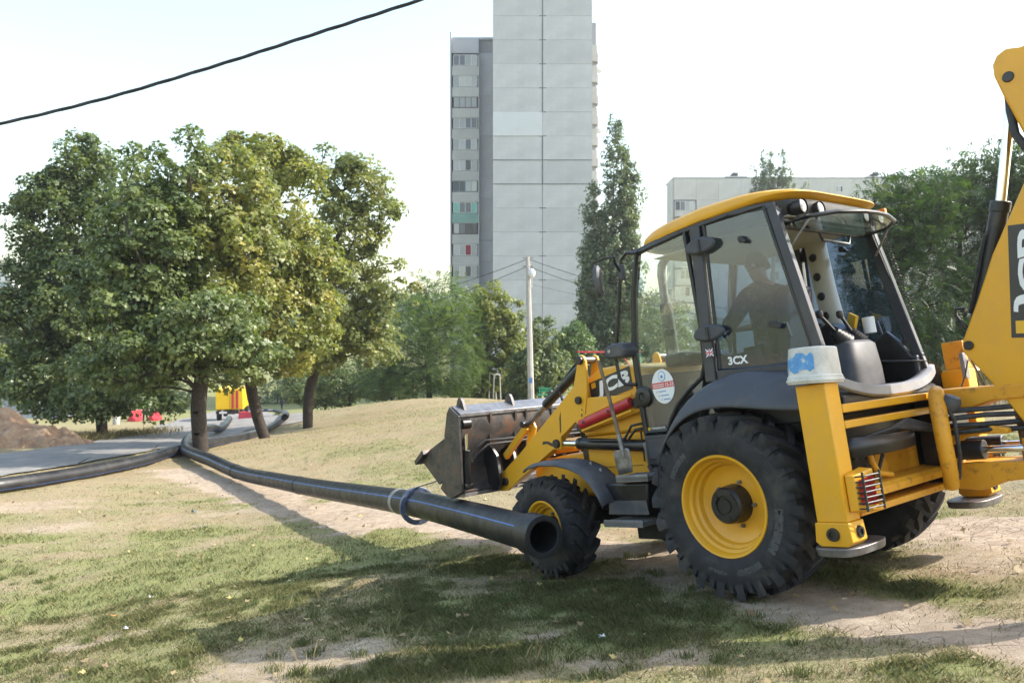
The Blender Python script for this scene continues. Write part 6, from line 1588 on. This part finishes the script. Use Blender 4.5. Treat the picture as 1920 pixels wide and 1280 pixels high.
cbb = K2(MB().prism([(4.35, .9), (6.4, .9), (6.4, 1.5), (6.1, 1.65), (5.7, 2.4), (4.35, 2.4)], -1.0, 1.0), 'cab', 'truck_yellow', tkr, .04)
K2(MB().prism([(4.7, 1.62), (5.7, 1.62), (5.5, 2.25), (4.7, 2.25)], 1.003, 1.02), 'cab_window', 'pane', cbb); K2(MB().prism([(4.7, 1.62), (5.7, 1.62), (5.5, 2.25), (4.7, 2.25)], -1.02, -1.003), 'cab_window', 'pane', cbb)
for x in (1.0, 5.3):
    for s in (-1, 1):
        ty_ = K2(MB().lathe([(.24, -.13), (.44, -.15), (.50, -.10), (.50, .10), (.44, .15), (.24, .13)], (x, s * .85, .5), 'Y', 28), 'tyre', 'rubber')
        K2(MB().lathe([(0, s * .05), (.18, s * .06), (.245, s * .12), (.25, 0)], (x, s * .85, .5), 'Y', 20), 'rim', 'greymetal', ty_)
# red plastic road barriers
M['redplastic'] = simple('red_barrier_plastic', (.62, .03, .05), .4, 0, .08, 3, DUST, .15)
def barrier(label, px, d, rz_):
    p = at(px, 640, d); r = empty('road_barrier', Vector((p.x, d, gz(p.x, d) + .03))); r.rotation_euler = (0, 0, R(rz_)); tagp(r, label, 'road barrier', 'red plastic road barriers')
    prof = [(-.28, 0), (.28, 0), (.28, .12), (.14, .35), (.09, .80), (-.09, .80), (-.14, .35), (-.28, .12)]
    MB().prism([(u, v) for u, v in prof], -.60, .60, 'X').build('barrier_body', M['redplastic'], r, .03)
    for x in (-.42, -.14, .14, .42): MB().prism([(u * 1.06 + 0, v + (.008 if v > .5 else 0)) for u, v in prof if v > 0], x - .07, x + .07, 'X').build('barrier_rib', M['redplastic'], r, .02)
barrier('red plastic barrier standing behind the yellow truck', 462, 59.3, -8)
barrier('red plastic barrier left of the worker by the road', 254, 58.5, 78)
barrier('red plastic barrier right of the worker by the road', 290, 61, 82)
cpz = basept(218, 792, 50); st_ = MB().lathe([(0, 0), (.20, 0), (.21, .05), (.20, .50), (.18, .53), (0, .53)], (0, 0, 0), 'Z', 20).build('concrete_post', M['concrete_pole'], None, .01); st_.location = cpz; tagp(st_, 'short pale concrete post left of the red barriers', 'post')
# litter
def litter(label, px, py, s, mat, seed):
    rs = np.random.default_rng(seed); p = G(px, py); n = 4
    u = np.linspace(-1, 1, n); U, V_ = np.meshgrid(u, u)
    vs = np.stack([U * s + rs.normal(size=U.shape) * s * .2, V_ * s * .7 + rs.normal(size=U.shape) * s * .2, np.abs(rs.normal(size=U.shape)) * s * .6 + .02], -1).reshape(-1, 3)
    ii = np.arange(n * n).reshape(n, n); F_ = np.stack([ii[:-1, :-1], ii[:-1, 1:], ii[1:, 1:], ii[1:, :-1]], -1).reshape(-1, 4)
    o = link('litter', np_mesh('litter', vs, F_), M[mat]); o.location = (p.x, p.y, gz(p.x, p.y)); so = o.modifiers.new('t', 'SOLIDIFY'); so.thickness = .002
    tagp(o, label, 'litter')
M['bluefilm'] = simple('blue_film', (.20, .32, .48), .3); M['orangeleaf'] = simple('orange_leaf', (.45, .20, .06), .7)
litter('crumpled blue plastic scrap on the worn grass below the pipe', 364, 962, .055, 'bluefilm', 1)
litter('white paper scrap on the grass at the lower left', 236, 1182, .022, 'white', 2)
litter('white paper scrap in the green grass left of the tractor shadow', 284, 1124, .024, 'white', 3)
litter('orange fallen leaf on the grass at the lower left', 211, 1158, .025, 'orangeleaf', 4)
litter('white paper scrap in the shade below the loader', 1129, 1199, .022, 'white', 5)

# ------------------------------------------------------------------ grass
t = NT('grass_blade'); a = t.n('ShaderNodeAttribute'); a.attribute_name = 'gc'
t.col(a.outputs['Color']); t.set(Roughness=.7, Specular_IOR_Level=.3)
tl = t.n('ShaderNodeBsdfTranslucent'); t.l(a.outputs['Color'], tl.inputs[0]); ms = t.n('ShaderNodeMixShader'); ms.inputs[0].default_value = .3
t.l(t.p.outputs[0], ms.inputs[1]); t.l(tl.outputs[0], ms.inputs[2]); t.l(ms.outputs[0], t.out.inputs[0]); M['grass'] = t.m
rs = np.random.default_rng(5)
def gz_rel(x, y):
    z = gza(x, y); nr = sst(60, 15, np.hypot(x, y)); fl = np.ones_like(x)
    for w in wheels: fl = np.minimum(fl, sst(.3, .8, np.hypot(x - w.x, y - w.y)))
    return z + (fbm(x, y, 2.3, 4, 20) - .5) * .07 * nr * fl + (fbm(x, y, 9, 2, 30) - .5) * .02 * nr
def grass(name, label, n, r0, r1, a0, a1, hmin, hmax, wid, seed):
    rs = np.random.default_rng(seed)
    rad = np.sqrt(rs.uniform(size=n) * (r1 ** 2 - r0 ** 2) + r0 ** 2); ang = rs.uniform(a0, a1, n)
    x, y = rad * np.sin(ang), rad * np.cos(ang)
    tuft = fbm(x, y, 5, 3, 41)
    di, gr = zones(x, y)
    keep = rs.uniform(size=n) < np.clip((.30 + 1.0 * gr) * (1 - .93 * di) * (tuft * 1.6 - .2), 0, 1)
    for w in wheels: keep &= np.hypot(x - w.x, y - w.y) > .25
    x, y, gr, di, tuft = x[keep], y[keep], gr[keep], di[keep], tuft[keep]; m = len(x)
    z = gz_rel(x, y)
    h = rs.uniform(hmin, hmax, m) * (.55 + .9 * gr) * (.6 + .8 * tuft)
    th = rs.uniform(0, 2 * math.pi, m); lean = rs.uniform(.2, 1.1, m) * h
    wv = np.stack([np.cos(th + 1.57), np.sin(th + 1.57), np.zeros(m)], -1) * (wid * rs.uniform(.6, 1.3, m))[:, None]
    P = np.stack([x, y, z - .008], -1); d = np.stack([np.cos(th), np.sin(th), np.zeros(m)], -1)
    up = np.array([0, 0, 1.0])
    V = np.stack([P - wv, P + wv, P + up * (h * .6)[:, None] + d * (lean * .35)[:, None] + wv * .7, P + up * h[:, None] + d * lean[:, None], P + up * (h * .6)[:, None] + d * (lean * .35)[:, None] - wv * .7], 1)
    dry = (rs.uniform(size=m) > np.clip(gr * 1.15 + .12, 0, .92))[:, None]
    r1_ = rs.uniform(size=(m, 1)); g1 = np.array([.15, .175, .065]) * (1 - r1_) + np.array([.30, .30, .13]) * r1_
    d1_ = np.array([.26, .205, .105]) * (1 - r1_) + np.array([.46, .39, .24]) * r1_
    c = np.where(dry, d1_, g1)
    me = np_mesh(name, V.reshape(-1, 3), np.arange(m * 5).reshape(m, 5), {'gc': ('FACE', c)})
    o = link(name, me, M['grass']); tagp(o, label, 'grass', kind='stuff'); return m
n1 = grass('grass', 'short patchy grass in the foreground', 420000, 2.4, 9, -.70, .72, .014, .042, .0021, 101)
n2 = grass('grass', 'short patchy grass on the slope beyond the pipe', 230000, 9, 24, -.68, .68, .02, .045, .004, 102)
n3 = grass('grass', 'dry short grass on the distant slope', 110000, 24, 48, -.66, .55, .03, .06, .009, 103)
print('blades', n1, n2, n3)
# taller dry weeds
def weeds(label, spots, seed, col0, col1, hh):
    rs = np.random.default_rng(seed); Vs, cs = [], []
    for px, py, n, s in spots:
        c = G(px, py); x = c.x + rs.normal(size=n) * s; y = c.y + rs.normal(size=n) * s; z = gza(x, y)
        sc = c.y / 5.0; h = rs.uniform(.4, 1, n) * hh; th = rs.uniform(0, 6.28, n); le = h * rs.uniform(.05, .6, n)
        w = .0022 * max(1, sc * .6)
        wv = np.stack([np.cos(th + 1.57), np.sin(th + 1.57), 0 * th], -1) * w; P = np.stack([x, y, z - .01], -1); d = np.stack([np.cos(th), np.sin(th), 0 * th], -1); up = np.array([0, 0, 1.])
        Vs.append(np.stack([P - wv, P + wv, P + up * (h * .6)[:, None] + d * (le * .4)[:, None] + wv * .7, P + up * h[:, None] + d * le[:, None], P + up * (h * .6)[:, None] + d * (le * .4)[:, None] - wv * .7], 1))
        r = rs.uniform(size=(n, 1)); cs.append(np.array(col0) * (1 - r) + np.array(col1) * r)
    V = np.concatenate(Vs); c = np.concatenate(cs)
    o = link('weeds', np_mesh('weeds', V.reshape(-1, 3), np.arange(len(V) * 5).reshape(-1, 5), {'gc': ('FACE', c)}), M['grass']); tagp(o, label, 'weeds', kind='stuff')
weeds('thin dry stalks standing in the foreground grass', [(560, 1240, 14, .18), (740, 1190, 26, .3), (700, 1130, 16, .3), (600, 1120, 10, .2), (960, 1200, 12, .25), (820, 1080, 12, .3), (1000, 1240, 10, .2)], 7, (.30, .26, .13), (.45, .40, .24), .17)
weeds('tall dry grass patch beside the road', [(290, 812, 300, .6), (250, 817, 300, .7), (210, 819, 300, .7), (170, 825, 300, .6)], 8, (.18, .17, .06), (.40, .33, .17), .4)
weeds('rough weeds under the locust trees on the right', [(1730, 700, 700, .5), (1760, 705, 700, .5), (1800, 712, 700, .6), (1850, 712, 700, .6), (1900, 715, 700, .6), (1740, 730, 400, .6), (1880, 745, 400, .8)], 9, (.12, .13, .05), (.36, .31, .17), .6)

weeds('green grass tufts in the foreground', [(rs.uniform(0, 1500), rs.uniform(1040, 1275), 60, .035) for _ in range(150)], 12, (.10, .14, .045), (.24, .25, .10), .075)
# fallen leaves scattered over the grass
n = 1500; rad_ = np.sqrt(rs.uniform(size=n) * (26 ** 2 - 2.5 ** 2) + 2.5 ** 2); an_ = rs.uniform(-.68, .66, n); x, y = rad_ * np.sin(an_), rad_ * np.cos(an_)
C = np.stack([x, y, gz_rel(x, y) + .025], -1)
fl_me = leaves_mesh('fallen_leaves', C, rs.normal(size=(n, 3)) * .35 + np.array([0, 0, 1.0]), rs.uniform(.035, .075, n), MAPLE, rs.uniform(size=n), rs)
M['leaf_fallen'] = leafmat('fallen_leaf', [(0, (.16, .10, .045)), (.5, (.26, .18, .08)), (.85, (.36, .28, .14)), (1, (.42, .36, .10))], .1, .6)
tagp(link('fallen_leaves', fl_me, M['leaf_fallen']), 'dry fallen leaves scattered over the grass', 'leaves', kind='stuff')
# ------------------------------------------------------------------ hazy air
hz = MB().box(-620, 620, -320, 1020, -30, 66).build('haze', None)
t = NT('haze'); t.t.nodes.remove(t.p); pv = t.n('ShaderNodeVolumePrincipled'); pv.inputs['Color'].default_value = (.93, .96, 1, 1); pv.inputs['Density'].default_value = .0005; pv.inputs['Anisotropy'].default_value = .45
t.l(pv.outputs[0], t.out.inputs['Volume']); hz.data.materials.clear(); hz.data.materials.append(t.m); tagp(hz, 'thin bright summer haze filling the air', 'haze', kind='stuff')
